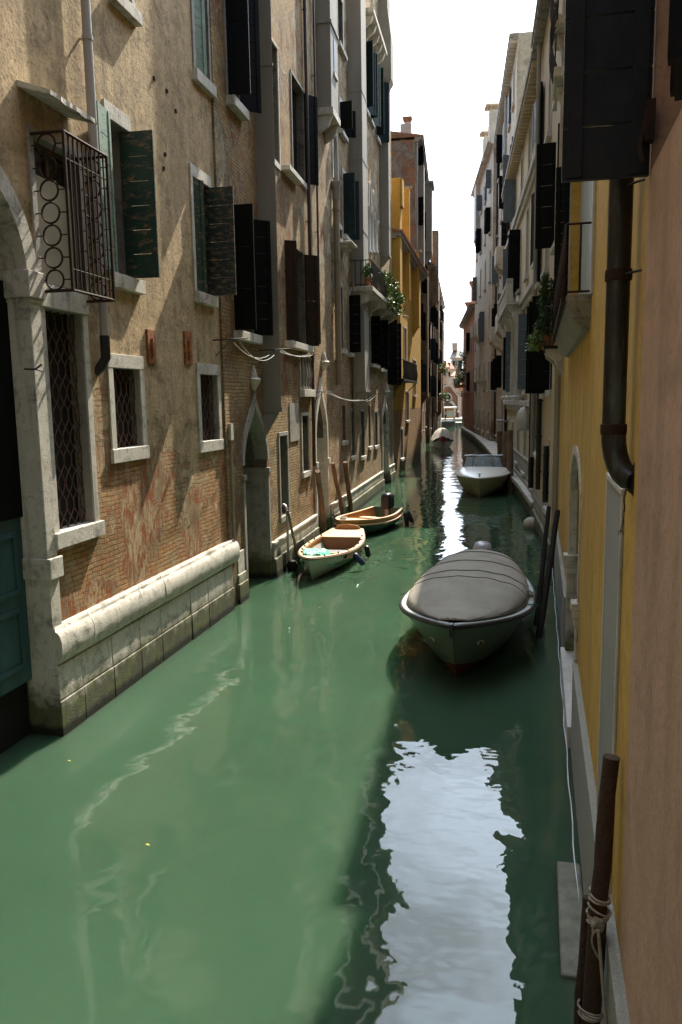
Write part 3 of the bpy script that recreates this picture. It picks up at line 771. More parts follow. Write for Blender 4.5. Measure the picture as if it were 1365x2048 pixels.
def finial(fac, px, py0, py1, w=0.16):
    s, z1 = fac.at(px, py0, .05); _, z0 = fac.at(px, py1, .05); h = z1 - z0
    m = MB().lathe([(0.02, 0), (w * .5, h * .18), (w * .95, h * .34), (w, h * .44), (w * .6, h * .5), (w * .52, h * .62), (w * .3, h * .85), (0.01, h)], (s, -.04, z0), 12)
    for k in range(6):
        a = math.pi * (k / 5); m.lathe([(0.0, 0), (.035, .02), (.045, .06), (0, .1)], (s + w * .85 * math.cos(a), -.04 - w * .7 * math.sin(a), z0 + h * .36), 6)
    return m.build('carved_finial', STONE, fac.ob)
finial(L2, 508, 730, 783, 0.15)
for r_, mt, sh in ((ow1, M['navy_shut'], 0.46), (ow2, M['black_shut'], 0.44)):
    window(L2, r_, d=0.2, fr=STONED if r_ is ow1 else None, frw=0.08, sill=STONE, sillh=0.18, sillp=0.18, sillx=0.1,
           shut=[dict(hinge=r_[0], w=sh, z0=r_[2] + .02, z1=r_[3] - .02, mat=mt, ang=90, side='L', y0=-.02, planks=3), dict(hinge=r_[1], w=sh, z0=r_[2] + .02, z1=r_[3] - .02, mat=mt, ang=128, side='R', y0=-.02)])
window(L2, ow3, d=0.39, fr=STONE, frw=0.06, sill=STONE, sillp=.03, sillx=.05)
window(L2, ow4, d=0.2, sill=STONE, sillp=.06, fr=STONED, frw=.06, shut=[dict(hinge=ow4[1], w=.46, z0=ow4[2] + .02, z1=ow4[3] - .02, mat=M['black_shut'], ang=140, side='R', y0=-.02, planks=9)])
r_ = uv(563, 340, 590, 352); MB().box(r_[0], r_[1] + .1, -.22, .02, r_[2] - .1, r_[3]).box(r_[0] + .1, r_[1], -.14, .02, r_[2] - .2, r_[2] - .1).build('bracket', STONE, L2.ob, .015)
window(L2, ow5, d=0.2, sill=STONE, sillh=.16, sillp=.2, sillx=.2, shut=[dict(hinge=ow5[0] + .02, w=.36, z0=ow5[2] + .02, z1=ow5[3] - .02, mat=M['brown_shut'], ang=62, side='L', y0=.05, planks=2), dict(hinge=ow5[1], w=.40, z0=ow5[2] + .02, z1=ow5[3] - .02, mat=M['brown_shut'], ang=128, side='R', y0=-.02, planks=2)])
window(L2, ow6, d=0.29, fr=STONED, frw=.10, sill=STONED, sillp=.05)
w = window(L2, ow7, d=0.2, fr=STONE, frw=.08, frtop=.05, sill=STONE, sillh=.2, sillp=.14, sillx=.08)
m = MB(); h = ow7[3] - ow7[2]
for k in range(4):
    s = ow7[0] + (ow7[1] - ow7[0]) * (k + .5) / 4
    m.lathe([(.05, 0), (.05, .06), (.03, .1), (.045, h * .3), (.075, h * .5), (.04, h * .75), (.03, h * .9), (.05, h * .95), (.05, h)], (s, -.04, ow7[2]), 9)
m.build('baluster', STONED, w)
window(L2, ow8, d=0.24, fr=STONE, frw=.09, sill=STONE, sillp=.07, sillh=.16)
r_ = uv(578, 806, 598, 880); L2.box('stone_patch', STONED, r_, -.025, .02)
# chimney shaft
def shaft(fac, s0, s1, p, z0, z1, foot=0.5, mat=None, name='chimney_shaft', joints=(), cap=None):
    m = MB().box(s0, s1, -p, 0.02, z0, z1)
    m.add([(s0 + .02, 0.02, z0), (s1 - .02, .02, z0), (s1 - .02, -p + .03, z0), (s0 + .02, -p + .03, z0), (s0 + .08, 0.02, z0 - foot), (s1 - .08, .02, z0 - foot), (s1 - .08, -.06, z0 - foot), (s0 + .08, -.06, z0 - foot)],
          [(0, 1, 5, 4), (1, 2, 6, 5), (2, 3, 7, 6), (3, 0, 4, 7), (4, 5, 6, 7)])
    o = m.build(name, mat or M['cement'], fac.ob, .01)
    b = MB().box(s0 - .03, s1 + .03, -p - .03, .02, z0 - .02, z0 + .08)
    for z in joints: b.box(s0 - .012, s1 + .012, -p - .012, .02, z, z + .05)
    b.build('string_course', mat or M['cement'], o)
    return o
c0 = L2.at(527, 800)[0]; c1 = L2.at(563, 800, .43)[0]; cz = L2.at(560, 822, .43)[1]
shaft(L2, c0, c1, .43, cz, 19.4, .55, joints=(cz + 3.4, cz + 7.5))
# plinth of the brick house
def plinth(fac, s0, s1, cuts=7, mat=STONE, h1=.45, h2=.78, seed=2):
    rr = random.Random(seed); m = MB(); xs = [s0 + (s1 - s0) * (k + (rr.uniform(-.25, .25) if 0 < k < cuts else 0)) / cuts for k in range(cuts + 1)]
    for a, b in zip(xs[:-1], xs[1:]):
        j = rr.uniform(-.012, .012)
        m.box(a + .004, b - .004, -.13 + j, .05, -.5, h1); m.box(a + .004, b - .004, -.075 + j, .05, h1, h2)
        m.box(a + .004, b - .004, -.10 + j, .05, h2, h2 + .07)
    return m.build('plinth', mat, fac.ob, .012)
plinth(L2, g_r + .12, SPLIT, 4)
for px, mt, rad in ((616, M['brown_pipe'], .05), (633, M['brown_pipe'], .03)):
    s, z = L2.at(px, 300, .09); zb = L2.at(px + 20, 930 if px < 620 else 700, .09)[1]
    if px > 620: zb = L2.at(647, 690, .09)[1]
    pipe(L2, [(s, -.09, 19), (s, -.09, zb)], rad, mt, brackets=6)

# ---- pale house with the balcony of plants
L3 = Fac('balcony_house', tuple(np.array(B0) + d2 * SPLIT), B1, 'patched pale brick house with stone balcony, gothic lancets and two grey shafts')
uv = L3.rect; E3 = L3.L
k_l = L3.at(633, 1000)[0]; k_r = L3.at(655, 1000)[0]; k_za = L3.at(641, 777)[1]; k_zs = L3.at(634, 880)[1]
gate2 = dict(s0=k_l, s1=k_r, z0=-.4, zs=k_zs, za=k_za, kind='ogee', d=.7)
q_l = L3.at(765, 900)[0]; q_r = L3.at(776, 900)[0]; gate3 = dict(s0=q_l, s1=q_r, z0=-.4, zs=L3.at(765, 850)[1], za=L3.at(770, 805)[1], kind='ogee', d=.5)
low = [uv(685, 811, 692, 881), uv(702, 823, 709, 911), uv(721, 824, 729, 911), uv(737, 812, 742, 892), uv(749, 825, 755, 890)]
arch4 = (664, 285, 674, 368)
ra = uv(*arch4); za4 = L3.at(667, 268)[1]
aw4 = dict(s0=ra[0], s1=ra[1], z0=ra[2], zs=ra[3] - .2, za=za4 + .2, kind='gothic', d=.2)
mid = [uv(678, 572, 686, 700), uv(697, 590, 704, 708), uv(675, 452, 684, 487), uv(685, 346, 696, 480), uv(679, 203, 688, 275), uv(674, -20, 686, 110),
       uv(741, 632, 755, 731), uv(758, 640, 768, 739)]
topw = [uv(728, 70, 735, 228), uv(738, 90, 745, 250), uv(751, 125, 758, 285)]
lan = []
for a, b, t_, bt in ((730, 735, 356, 505), (737.5, 742, 368, 505), (744.5, 749, 385, 505)):
    r_ = uv(a, t_ + 50, b, bt); lan.append(dict(s0=r_[0], s1=r_[1], z0=r_[2], zs=r_[3], za=L3.at((a + b) / 2, t_)[1], kind='gothic', d=.25))
r_e = uv(774, 640, 784, 770)
wall(L3, 0, E3, -.5, 25.5, M['palebrick'], low + mid + topw + [r_e], arches=[gate2, gate3, aw4] + lan, depth=8, revmat=M['reveal_shade'])
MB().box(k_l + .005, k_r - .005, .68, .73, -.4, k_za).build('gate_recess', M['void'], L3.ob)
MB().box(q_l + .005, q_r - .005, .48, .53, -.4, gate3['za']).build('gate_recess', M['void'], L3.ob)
for l_ in lan: MB().box(l_['s0'] + .003, l_['s1'] - .003, .23, .26, l_['z0'], l_['za']).build('window', M['dark_glass'], L3.ob)
MB().box(ra[0] + .003, ra[1] - .003, .18, .21, ra[2], za4).build('window', M['dull_glass'], L3.ob)
def archring(fac, a, w, mat, y=-.05, name='arch_frame', legs=True, extra=0.0):
    P = arch_pts(a['s0'] + .012, a['s1'] - .012, a['zs'], a['za'] - .02, a['kind'], 10); Q = arch_pts(a['s0'] - w, a['s1'] + w, a['zs'], a['za'] + w + extra, a['kind'], 10); m = MB()
    for i in range(len(P) - 1):
        p, q, c, d = P[i], P[i + 1], Q[i + 1], Q[i]
        m.add([(p[0], y, p[1]), (q[0], y, q[1]), (c[0], y, c[1]), (d[0], y, d[1]), (p[0], .08, p[1]), (q[0], .08, q[1]), (c[0], .02, c[1]), (d[0], .02, d[1])], [(0, 1, 2, 3), (0, 4, 5, 1), (3, 2, 6, 7)])
    if legs:
        for s0, s1 in ((a['s0'] - w, a['s0'] + .012), (a['s1'] - .012, a['s1'] + w)): m.box(s0, s1, y, .3 if a['z0'] < 0 else .1, a['z0'], a['zs'])
    return m.build(name, mat, fac.ob)
archring(L3, gate2, .14, STONE, extra=.2); archring(L3, gate3, .16, STONE, extra=.2); archring(L3, aw4, .1, M['white_stone'])
m = MB().box(k_l - .2, k_l + .03, -.1, .3, L3.at(640, 933)[1], L3.at(640, 921)[1]).box(k_r - .03, k_r + .2, -.1, .3, L3.at(640, 933)[1], L3.at(640, 921)[1]); m.build('gate_impost', STONE, L3.ob, .01)
for l_ in lan: archring(L3, l_, .07, M['white_stone'])
finial(L3, 648, 702, 742, .2); finial(L3, 774, 765, 798, .25)
for i, r_ in enumerate(low):
    w = window(L3, r_, d=.2, fr=STONED if i not in (0, 3) else None, frw=.12, sill=STONE, sillp=.08, sillx=.18)
    if i == 0: MB().box(r_[0] + .02, r_[1] - .02, .1, .13, r_[2], r_[2] + (r_[3] - r_[2]) * .33).build('panel', simple('dull_red_board', (.20, .04, .02), .8), w)
for i, r_ in enumerate(mid):
    dk = M['black_shut'] if i not in (3,) else M['teal_shut']
    sh = [] if i in (0, 2, 5) else [dict(hinge=r_[0], w=.42, z0=r_[2] + .02, z1=r_[3] - .02, mat=dk, ang=95, side='L', y0=-.03), dict(hinge=r_[1], w=.42, z0=r_[2] + .02, z1=r_[3] - .02, mat=dk, ang=120, side='R', y0=-.03)]
    window(L3, r_, d=.2, glass=M['dull_glass'] if i == 5 else None, fr=M['white_stone'] if i > 1 else STONED, frw=.12, frtop=.16, sill=STONE, sillp=.14, sillx=.2, shut=sh)
window(L3, r_e, d=.2, fr=STONED, shut=[dict(hinge=r_e[0], w=.5, z0=r_e[2], z1=r_e[3], mat=M['black_shut'], ang=90, side='L', y0=-.03), dict(hinge=r_e[1], w=.5, z0=r_e[2], z1=r_e[3], mat=M['black_shut'], ang=110, side='R', y0=-.03)])
for i, r_ in enumerate(topw):
    mt = M['teal_shut'] if i != 1 else M['grn_shut']
    w = window(L3, r_, d=.2, glass=M['dull_glass'], fr=M['white_stone'], frw=.14, sill=STONE, sillp=.12, sashm=M['white_paint'],
           shut=[dict(hinge=r_[0], w=.4, z0=r_[2], z1=r_[3] - .3, mat=mt, ang=115, side='L', y0=-.03), dict(hinge=r_[1], w=.46, z0=r_[2], z1=r_[3] - .3, mat=mt, ang=105 if i == 2 else 140, side='R', y0=-.03)])
# columns between the lancets
m = MB()
for l_ in lan:
    s = l_['s1'] + .12; z0 = l_['z0']; z1 = l_['zs']
    m.lathe([(.12, 0), (.12, .08), (.075, .14), (.07, z1 - z0 - .35), (.09, z1 - z0 - .3), (.16, z1 - z0 - .06), (.16, z1 - z0)], (s, -.06, z0), 10)
m.build('column', M['white_stone'], L3.ob)
# shafts
c0 = L3.at(700, 430)[0]; c1 = L3.at(736, 430, .5)[0]; cz = L3.at(728, 782, .5)[1]
shaft(L3, c0, c1, .5, cz, 25.4, .45, joints=[L3.at(725, y, .5)[1] for y in (615, 460, 318, 185)])
c0 = L3.at(760, 400)[0]; c1 = L3.at(781, 400, .42)[0]; cz = L3.at(770, 500, .42)[1]; zf = L3.at(778, 165, .42)[1]
o = shaft(L3, c0, c1, .42, cz, 25.4, .4, joints=(cz + 1.3,))
m = MB(); zt = L3.at(778, 60, .42)[1]
m.add([(x, y, z) for z, e in ((zf - .3, 0.01), (zf, .17), (zt - .5, .17), (zt + .7, .01)) for x, y in ((c0 - e, .02), (c1 + e, .02), (c1 + e, -.42 - e), (c0 - e, -.42 - e))],
      [(4 * i + a, 4 * i + (a + 1) % 4, 4 * i + 4 + (a + 1) % 4, 4 * i + 4 + a) for i in range(3) for a in range(4)])
m.build('shaft_flare', M['cement'], o)
# box oriel with bracket
c0 = L3.at(635, 150)[0]; c1 = L3.at(677, 180, .42)[0]; zb = L3.at(661, 208, .42)[1]; zl = L3.at(661, 46, .42)[1]
m = MB().box(c0, c1, -.42, .02, zb, zl).box(c0 - .04, c1 + .04, -.46, .02, zl, zl + .1).box(c0, c1, -.42, .02, zl + .1, 25.3)
orl = m.build('oriel_box', M['cement'], L3.ob, .01)
m = MB().box(c0 - .02, c1 + .05, -.47, .02, zb - .22, zb)
m.prism([(-.44, zb - .22), (-.3, zb - .55), (-.05, zb - .7), (.02, zb - .72), (.02, zb - .22)], .12, 'x', c0 + .02); m.prism([(-.44, zb - .22), (-.3, zb - .55), (-.05, zb - .7), (.02, zb - .72), (.02, zb - .22)], .12, 'x', c1 - .14)
m.build('bracket', STONE, orl, .015)
r_ = L3.rect(667, 75, 673, 155, .42); q = MB().box(r_[0], r_[1], -.435, -.41, r_[2], r_[3]).build('window', M['slate_shut'], orl)
MB().box(r_[0] - .08, r_[1] + .08, -.47, -.42, r_[2] - .1, r_[2]).build('sill', M['white_stone'], q)
# drain with funnel head
s, zt = L3.at(672, 368, .14); zb = L3.at(680, 770, .14)[1]
o = pipe(L3, [(s, -.14, zt), (s, -.14, zb)], .11, M['drab_pipe'], brackets=4)
MB().lathe([(.11, -.5), (.13, -.45), (.13, -.15), (.2, 0), (.2, .05), (.11, .05)], (s, -.14, zt), 12).build('funnel', M['zinc'], o)
s2 = L3.at(707, 600, .1)[0]; pipe(L3, [(s2, -.1, L3.at(702, 560, .1)[1]), (s2, -.1, L3.at(704, 838, .1)[1])], .07, M['drab_pipe'], brackets=3)
r_ = L3.rect(693, 486, 712, 496, .3); MB().box(r_[0], r_[0] + 1.1, -.5, .02, r_[2] - .1, r_[3]).box(r_[0] + .1, r_[0] + 1, -.35, .02, r_[2] - .3, r_[2] - .1).build('bracket', STONE, L3.ob, .03)
# top balcony, just under the frame's edge
s0, z0 = L3.at(735, 25, .4); s1, z1 = L3.at(763, 42, .4)
m = MB().box(s0, s1, -.65, .02, z0, z0 + .18); o = m.build('balcony_slab', STONE, L3.ob, .02); m = MB()
for k in range(5):
    s = s0 + .2 + (s1 - s0 - .55) * k / 4; m.prism([(-.6, z0), (-.5, z0 - .25), (-.15, z0 - .5), (.02, z0 - .6), (.02, z0)], .16, 'x', s)
m.build('bracket', STONE, o, .02)
# the planted balcony
bs0, bz = L3.at(738, 572, .7); bs1 = L3.at(793, 600, .75)[0]
bal = MB().box(bs0, bs1, -.85, .02, bz - .17, bz).box(bs0 + .05, bs1 - .05, -.8, .02, bz - .24, bz - .17).build('balcony_slab', STONE, L3.ob, .02)
m = MB()
for k in range(4):
    s = bs0 + .12 + (bs1 - bs0 - .5) * k / 3
    m.prism([(-.72, bz - .24), (-.66, bz - .5), (-.4, bz - .62), (-.3, bz - .95), (-.08, bz - 1.15), (.02, bz - 1.2), (.02, bz - .24)], .22, 'x', s)
m.build('bracket', STONE, bal, .02)
m = MB()
def rail(m, s0, s1, y, z, h=.95, step=.13, r=.012):
    for s, a in ((s0, 0), (s1, 0)):
        m.tube([(s, y, z + h), (s, .02, z + h)], .018, 6); m.tube([(s, y, z + .08), (s, .02, z + .08)], .014, 6)
        n = int(abs(y) / step)
        for k in range(1, n + 1): m.tube([(s, y * k / n, z), (s, y * k / n, z + h)], r, 5)
    m.tube([(s0, y, z + h), (s1, y, z + h)], .018, 6); m.tube([(s0, y, z + .08), (s1, y, z + .08)], .014, 6)
    n = int((s1 - s0) / step)
    for k in range(n + 1):
        s = s0 + (s1 - s0) * k / n; m.tube([(s, y, z), (s, y - .06, z + h * .35), (s, y, z + h * .75), (s, y, z + h)], r, 5)
rail(m, bs0 + .08, bs1 - .08, -.78, bz, .95, .16); m.build('railing', M['black_iron'], bal)
rr = random.Random(11); n = 5
for k in range(n):
    s = bs0 + .35 + (bs1 - bs0 - .7) * k / (n - 1); wx, wy, wz = L3.w(s, -.55, bz + .002)
    lab = ['terracotta pot of low green plants at the near end of the stone balcony', 'terracotta pot beside the near end of the stone balcony, leaves through the rail', 'bushy green plant in the middle of the stone balcony',
           'tall leafy plant toward the far end of the stone balcony', 'trailing green plant hanging over the far end of the stone balcony'][k]
    p_ = tag(empty('potted_plant', (wx, wy, wz)), lab, 'plant', 'potted plants on the stone balcony')
    MB().lathe([(.0, 0), (.13, 0), (.19, .28), (.21, .28), (.21, .34), (.18, .34), (.17, .3), (0, .3)], (0, 0, 0), 12).build('pot', M['terra'], p_)
    m = MB(); hgt = (.25, .3, .5, .6, .55)[k]
    for _ in range(7 if k > 1 else 4):
        c = (rr.uniform(-.25, .35), rr.uniform(-.3, .3), .42 + hgt * rr.uniform(.1, 1.1)); foliage(m, c, (.2, .26, .2), 90, .11, rr)
    if k >= 2:
        for _ in range(5): foliage(m, (.3 + rr.uniform(0, .22), rr.uniform(-.3, .35), rr.uniform(-.35, .5)), (.14, .22, .24), 80, .11, rr)
    m.build('leaves', M['leaf_pale'] if k in (2, 4) else M['leaf'], p_, fix=False)
plinth(L3, k_r + .2, q_l - .2, 9, seed=6); plinth(L3, q_r + .2, E3, 3, seed=9)
L3.box('corner_quoin', STONED, (E3 - .5, E3 + .02, .9, 5.0), -.03, .03)

# ---- helpers for the plainer houses farther along
def eave(fac, s0, s1, z, over=.45, th=.16, mat=None, dent=0, dmat=None, roof=None, depth=7.0, pitch=.22, name='cornice'):
    m = MB().box(s0 - .02, s1 + .02, -over, .05, z - th, z)
    m.box(s0 - .01, s1 + .01, -over * .55, .05, z - th - .12, z - th)
    o = m.build(name, mat or STONED, fac.ob, .01)
    if dent:
        m = MB(); n = int((s1 - s0) / dent)
        for k in range(n):
            s = s0 + (s1 - s0) * (k + .5) / n
            m.box(s - dent * .22, s + dent * .22, -over * .9, .02, z - th - .22, z - th - .002)
        m.build('bracket', dmat or mat or STONED, o)
    if roof:
        m = MB(); n = max(4, int((s1 - s0) / .28)); w = (s1 - s0) / n; zz = z + .02; zr = z + depth * pitch
        m.add([(s0 - .05, -over - .06, zz), (s1 + .05, -over - .06, zz), (s1 + .05, depth, zr), (s0 - .05, depth, zr), (s0 - .05, -over - .06, zz - .05), (s1 + .05, -over - .06, zz - .05), (s1 + .05, depth, z - .05), (s0 - .05, depth, z - .05)],
              [(0, 1, 2, 3), (0, 4, 5, 1), (1, 5, 6, 2), (2, 6, 7, 3), (3, 7, 4, 0)])
        for k in range(n):
            s = s0 + w * (k + .5); m.tube([(s, -over - .08, zz + .02), (s, depth, zr + .02)], w * .33, 6)
        m.build('roof', roof, fac.ob)
    return o

def chimney(fac, s, y, z0, h, w=.5, mat=None, cap='flare', cmat=None):
    m = MB().box(s - w / 2, s + w / 2, y - w / 2, y + w / 2, z0, z0 + h)
    o = m.build('chimney', mat or M['cement'], fac.ob)
    z = z0 + h; e = w * .85; m = MB()
    if cap == 'flare':
        m.add([(s + sx * a, y + sy * a, zz) for zz, a in ((z - w * .1, w * .52), (z + w * .6, e), (z + w * .75, e)) for sx, sy in ((-1, -1), (1, -1), (1, 1), (-1, 1))],
              [(4 * i + a, 4 * i + (a + 1) % 4, 4 * i + 4 + (a + 1) % 4, 4 * i + 4 + a) for i in range(2) for a in range(4)] + [(0, 3, 2, 1), (8, 9, 10, 11)])
    else:
        for sx in (-1, 1):
            for sy in (-1, 1): m.box(s + sx * w * .38 - .05, s + sx * w * .38 + .05, y + sy * w * .38 - .05, y + sy * w * .38 + .05, z, z + .3)
        m.add([(s - e, y - e, z + .3), (s + e, y - e, z + .3), (s + e, y + e, z + .3), (s - e, y + e, z + .3), (s, y, z + .3 + w * .7)], [(0, 1, 4), (1, 2, 4), (2, 3, 4), (3, 0, 4), (0, 3, 2, 1)])
    m.build('chimney_cap', cmat or M['tile'], o); return o

def busy(fac, s0, s1, H, mat, rows, n, seed=1, frame=None, shut=(), pshut=.8, fw=.12, ww=.85, sill=None, arches=(), holes=(), depth=7, low_frame=None, sashm=None, angs=(92, 100, 120, 172)):
    """an ordinary facade: rows = [(z0, z1)], n windows per row"""
    rr = random.Random(seed); L = s1 - s0; hs = []; wins = []
    for i, (a, b) in enumerate(rows):
        k = n if isinstance(n, int) else n[i]
        for j in range(k):
            c = s0 + L * (j + .5 + rr.uniform(-.13, .13)) / k; w = ww * rr.uniform(.9, 1.1)
            r_ = (c - w / 2, c + w / 2, a + rr.uniform(-.1, .1), b + rr.uniform(-.08, .08))
            bad = any(not (r_[1] < h[0] - .2 or r_[0] > h[1] + .2 or r_[3] < h[2] - .2 or r_[2] > h[3] + .2) for h in list(holes) + [(q['s0'], q['s1'], q['z0'], q['za']) for q in arches])
            if not bad: wins.append(r_)
    o = wall(fac, s0, s1, -.5, H, mat, wins + list(holes), arches=arches, depth=depth)
    for r_ in wins:
        sh = []
        if shut and r_[2] > 3.2 and rr.random() < pshut:
            mt = rr.choice(shut); w = (r_[1] - r_[0]) * .52
            sh = [dict(hinge=r_[0], w=w, z0=r_[2] + .02, z1=r_[3], mat=mt, ang=rr.choice(angs), side='L', y0=-.04, planks=5),
                  dict(hinge=r_[1], w=w, z0=r_[2] + .02, z1=r_[3], mat=mt, ang=rr.choice(angs), side='R', y0=-.04, planks=5)]
        window(fac, r_, d=.2, fr=frame, frw=fw, sill=sill or frame or STONE, sillp=.14, sillx=.2, shut=sh, sashm=sashm if r_[2] > 3 else None)
    return wins

SH = [M['black_shut'], M['black_shut'], M['navy_shut'], M['teal_shut']]
# ---- yellow house
Y0, Y1 = inset(gnd(790, 955), gnd(845, 915), .1)
L4 = Fac('yellow_house', Y0, Y1, 'yellow ochre house with three plaster chimney shafts and a small iron balcony')
M['yellow'] = wall_mat('golden_yellow_plaster', (0.56, 0.34, 0.075), (0.50, 0.29, 0.065), (0.26, 0.12, 0.07), (0.30, 0.18, 0.1), brick=0.0, low=1.5, lowz=(3.4, 3.75), streak=.12, seed=2.2, wear=.3, bumpk=.45)
E4 = L4.L; ez = L4.at(812, 486, .4)[1]
yw = [L4.rect(807, 560, 813, 600), L4.rect(808, 655, 813, 740), L4.rect(812, 785, 818, 840), L4.rect(792, 540, 796, 580), L4.rect(801, 860, 806, 915), L4.rect(826, 720, 832, 790)]
wall(L4, 0, E4, -.5, ez, M['yellow'], yw, depth=8)
for r_ in yw: window(L4, r_, d=.2, fr=M['white_stone'], frw=.12, sill=STONE, sillp=.12)
eave(L4, 0, E4, ez, .5, .2, STONED, roof=M['tile'], depth=8, pitch=.3)
MY = M['yellow_flat'] = wall_mat('golden_yellow_shaft_plaster', (0.56, 0.34, 0.075), (0.50, 0.29, 0.065), brick=0, streak=.12, seed=5.2, algae=False, wear=.3, bumpk=.45)
for a, b, ty, by, nm in ((789, 801, 358, 775, 'a'), (806, 820, 378, 600, 'b'), (825, 839, 505, 655, 'c')):
    c0 = L4.at(a, 600)[0]; c1 = min(L4.at(b, 600, .45)[0], E4); zt = L4.at(b, ty, .45)[1]; zb = L4.at(b, by, .45)[1]
    o = shaft(L4, c0, c1, .45, zb, zt, .6, mat=MY)
    m = MB().box(c0 - .1, c1 + .1, -.58, .3, zt - 1.4, zt) if nm == 'a' else MB().box(c0 - .15, c1 + .15, -.6, .3, zt, zt + .15)
    m.build('shaft_cap', MY if nm == 'a' else STONED, o)
b0, bz = L4.at(803, 757, .6); b1 = L4.at(831, 760, .6)[0]
o = MB().box(b0, b1, -.75, .02, bz - .1, bz).build('balcony_slab', M['black_iron'], L4.ob)
m = MB(); rail(m, b0 + .05, b1 - .05, -.7, bz, 1.0, .14, .011); m.build('railing', M['black_iron'], o)
m = MB()
for s in (b0 + .1, b1 - .1): m.tube([(s, -.7, bz - .1), (s, 0, bz - .75)], .03, 6)
m.build('bracket', M['black_iron'], o)
r_ = L4.rect(807, 631, 820, 643, .2); MB().box(r_[0], r_[0] + .9, -.42, -.05, r_[2], r_[3]).box(r_[0] + .1, r_[0] + .15, -.06, .02, r_[2], r_[2] + .1).build('air_conditioner', M['white_paint'], L4.ob, .02)

# ---- tall brick house above it
T0, T1 = inset(gnd(845, 915), gnd(862, 885), .45)
L5 = Fac('tall_brick_house', T0, T1, 'tall red brick house rising over the yellow house with chimneys and dark shutters')
M['redbrick'] = wall_mat('patchy_red_brick', (0.30, 0.25, 0.20), (0.24, 0.20, 0.165), (0.42, 0.16, 0.07), (0.40, 0.20, 0.10), (0.34, 0.28, 0.22), brick=.50, seed=3.3, streak=.2)
M['greybrown'] = wall_mat('grey_brown_plaster', (0.42, 0.31, 0.21), (0.32, 0.23, 0.155), brick=.42, low=.2, seed=6.6)
E5 = L5.L; t5 = L5.at(828, 258)[1]
busy(L5, 0, E5, t5, M['redbrick'], [(1.6, 3.2), (5, 7.2), (9, 11.4), (13, 15.2), (17, 19), (21, 23)], 4, 21, STONED, SH, .95, depth=9)
eave(L5, 0, E5, t5 + .2, .5, .2, STONED, roof=M['tile'], depth=9, pitch=.18)
shaft(L5, 2.4, 4.0, .5, 13.5, 21.5, .6, mat=M['cement']); shaft(L5, 9.5, 11, .55, 4.5, 15.0, .6, mat=M['greybrown'])
MB().box(1.2, 2.0, .35, 1.15, t5 - .4, t5 + 1.5).build('chimney', M['white_stone'], L5.ob); chimney(L5, 3.4, .75, t5 - .2, 2.5, .42, M['white_stone'])
o = MB().box(7, 9.2, -.95, .02, t5 - 6.4, t5 - 1.2).box(6.9, 9.3, -1.1, .1, t5 - 1.2, t5 - 1.0).build('oriel_box', M['cement'], L5.ob)
MB().prism([(-.95, t5 - 6.4), (-.3, t5 - 7.4), (.02, t5 - 7.6), (.02, t5 - 6.4)], 1.9, 'x', 7.15).build('bracket', STONED, o)
pipe(L5, [(.2, -.1, t5), (.2, -.1, .8)], .07, M['zinc'], brackets=5); pipe(L5, [(6, -.1, t5), (6, -.1, .8)], .07, M['brown_pipe'], brackets=5)

# ---- dark brown terrace at the far left
D0, D1 = inset(gnd(862, 885), gnd(884, 858), .1)
L6 = Fac('brown_terrace', D0, D1, 'long dark brown terrace at the far left end with flower boxes and washing lines')
E6 = L6.L; t6 = 17.3
busy(L6, 0, E6, t6, M['greybrown'], [(1.4, 3.2), (4.6, 6.6), (8.2, 10.4), (12, 14), (15, 16.4)], 9, 31, STONED, SH, .95, depth=9)
eave(L6, 0, E6, t6, .5, .2, STONED, roof=M['tile'], depth=9, pitch=.25)
rr = random.Random(4)
for s, z0, z1, p in ((1.5, 14, 20.8, .8), (6, 3, 8, .5), (12, 9, 17, .5), (20, 2.6, 8.5, .55), (28, 8, 14.5, .5), (34, 3, 16, .45)):
    shaft(L6, s, s + 1.6, p, z0, z1, .6, mat=M['greybrown'] if rr.random() < .6 else M['cement'])
chimney(L6, 30, .8, t6, 1.8, .8, M['greybrown'], cap='roof', cmat=M['beige_cap']); chimney(L6, 9, 2, t6, 2.2, .7, M['redbrick'])
for s in (3.5, 9.6, 17, 25, 32): pipe(L6, [(s, -.12, t6 - .3), (s, -.12, .6)], .08, rr.choice((M['zinc'], M['brown_pipe'], M['white_paint'])), brackets=4)
for k, (s, z) in enumerate(((14, 7.6), (16.5, 4.2), (24, 7.7), (30.5, 4.3))):
    o = MB().box(s, s + 2, -.55, .02, z - .12, z).build('balcony_slab', STONE, L6.ob); m = MB(); rail(m, s + .05, s + 1.95, -.5, z, .9, .2, .016); m.build('railing', M['black_iron'], o)
    x_, y_, z_ = L6.w(s + 1, -.62, z + .02)
    pl = tag(empty('flower_box', (x_, y_, z_), math.atan2(L6.u[1], L6.u[0])), ['long box of pale green creeper on the dark brown terrace, second floor', 'green window box on the lower balcony of the brown terrace', 'overgrown green flower box high on the far brown terrace', 'green flower box low at the far end of the brown terrace'][k], 'flower box', 'flower boxes on the brown terrace')
    MB().box(-.9, .9, -.15, .12, -.02, .2).build('box', M['terra'], pl); m = MB()
    for _ in range(8): foliage(m, (rr.uniform(-.9, .9), rr.uniform(-.35, .1), rr.uniform(.0, .7 if k != 2 else 1.2)), (.3, .28, .3), 45, .16, rr)
    m.build('leaves', M['leaf_pale'] if k != 1 else M['leaf'], pl, fix=False)

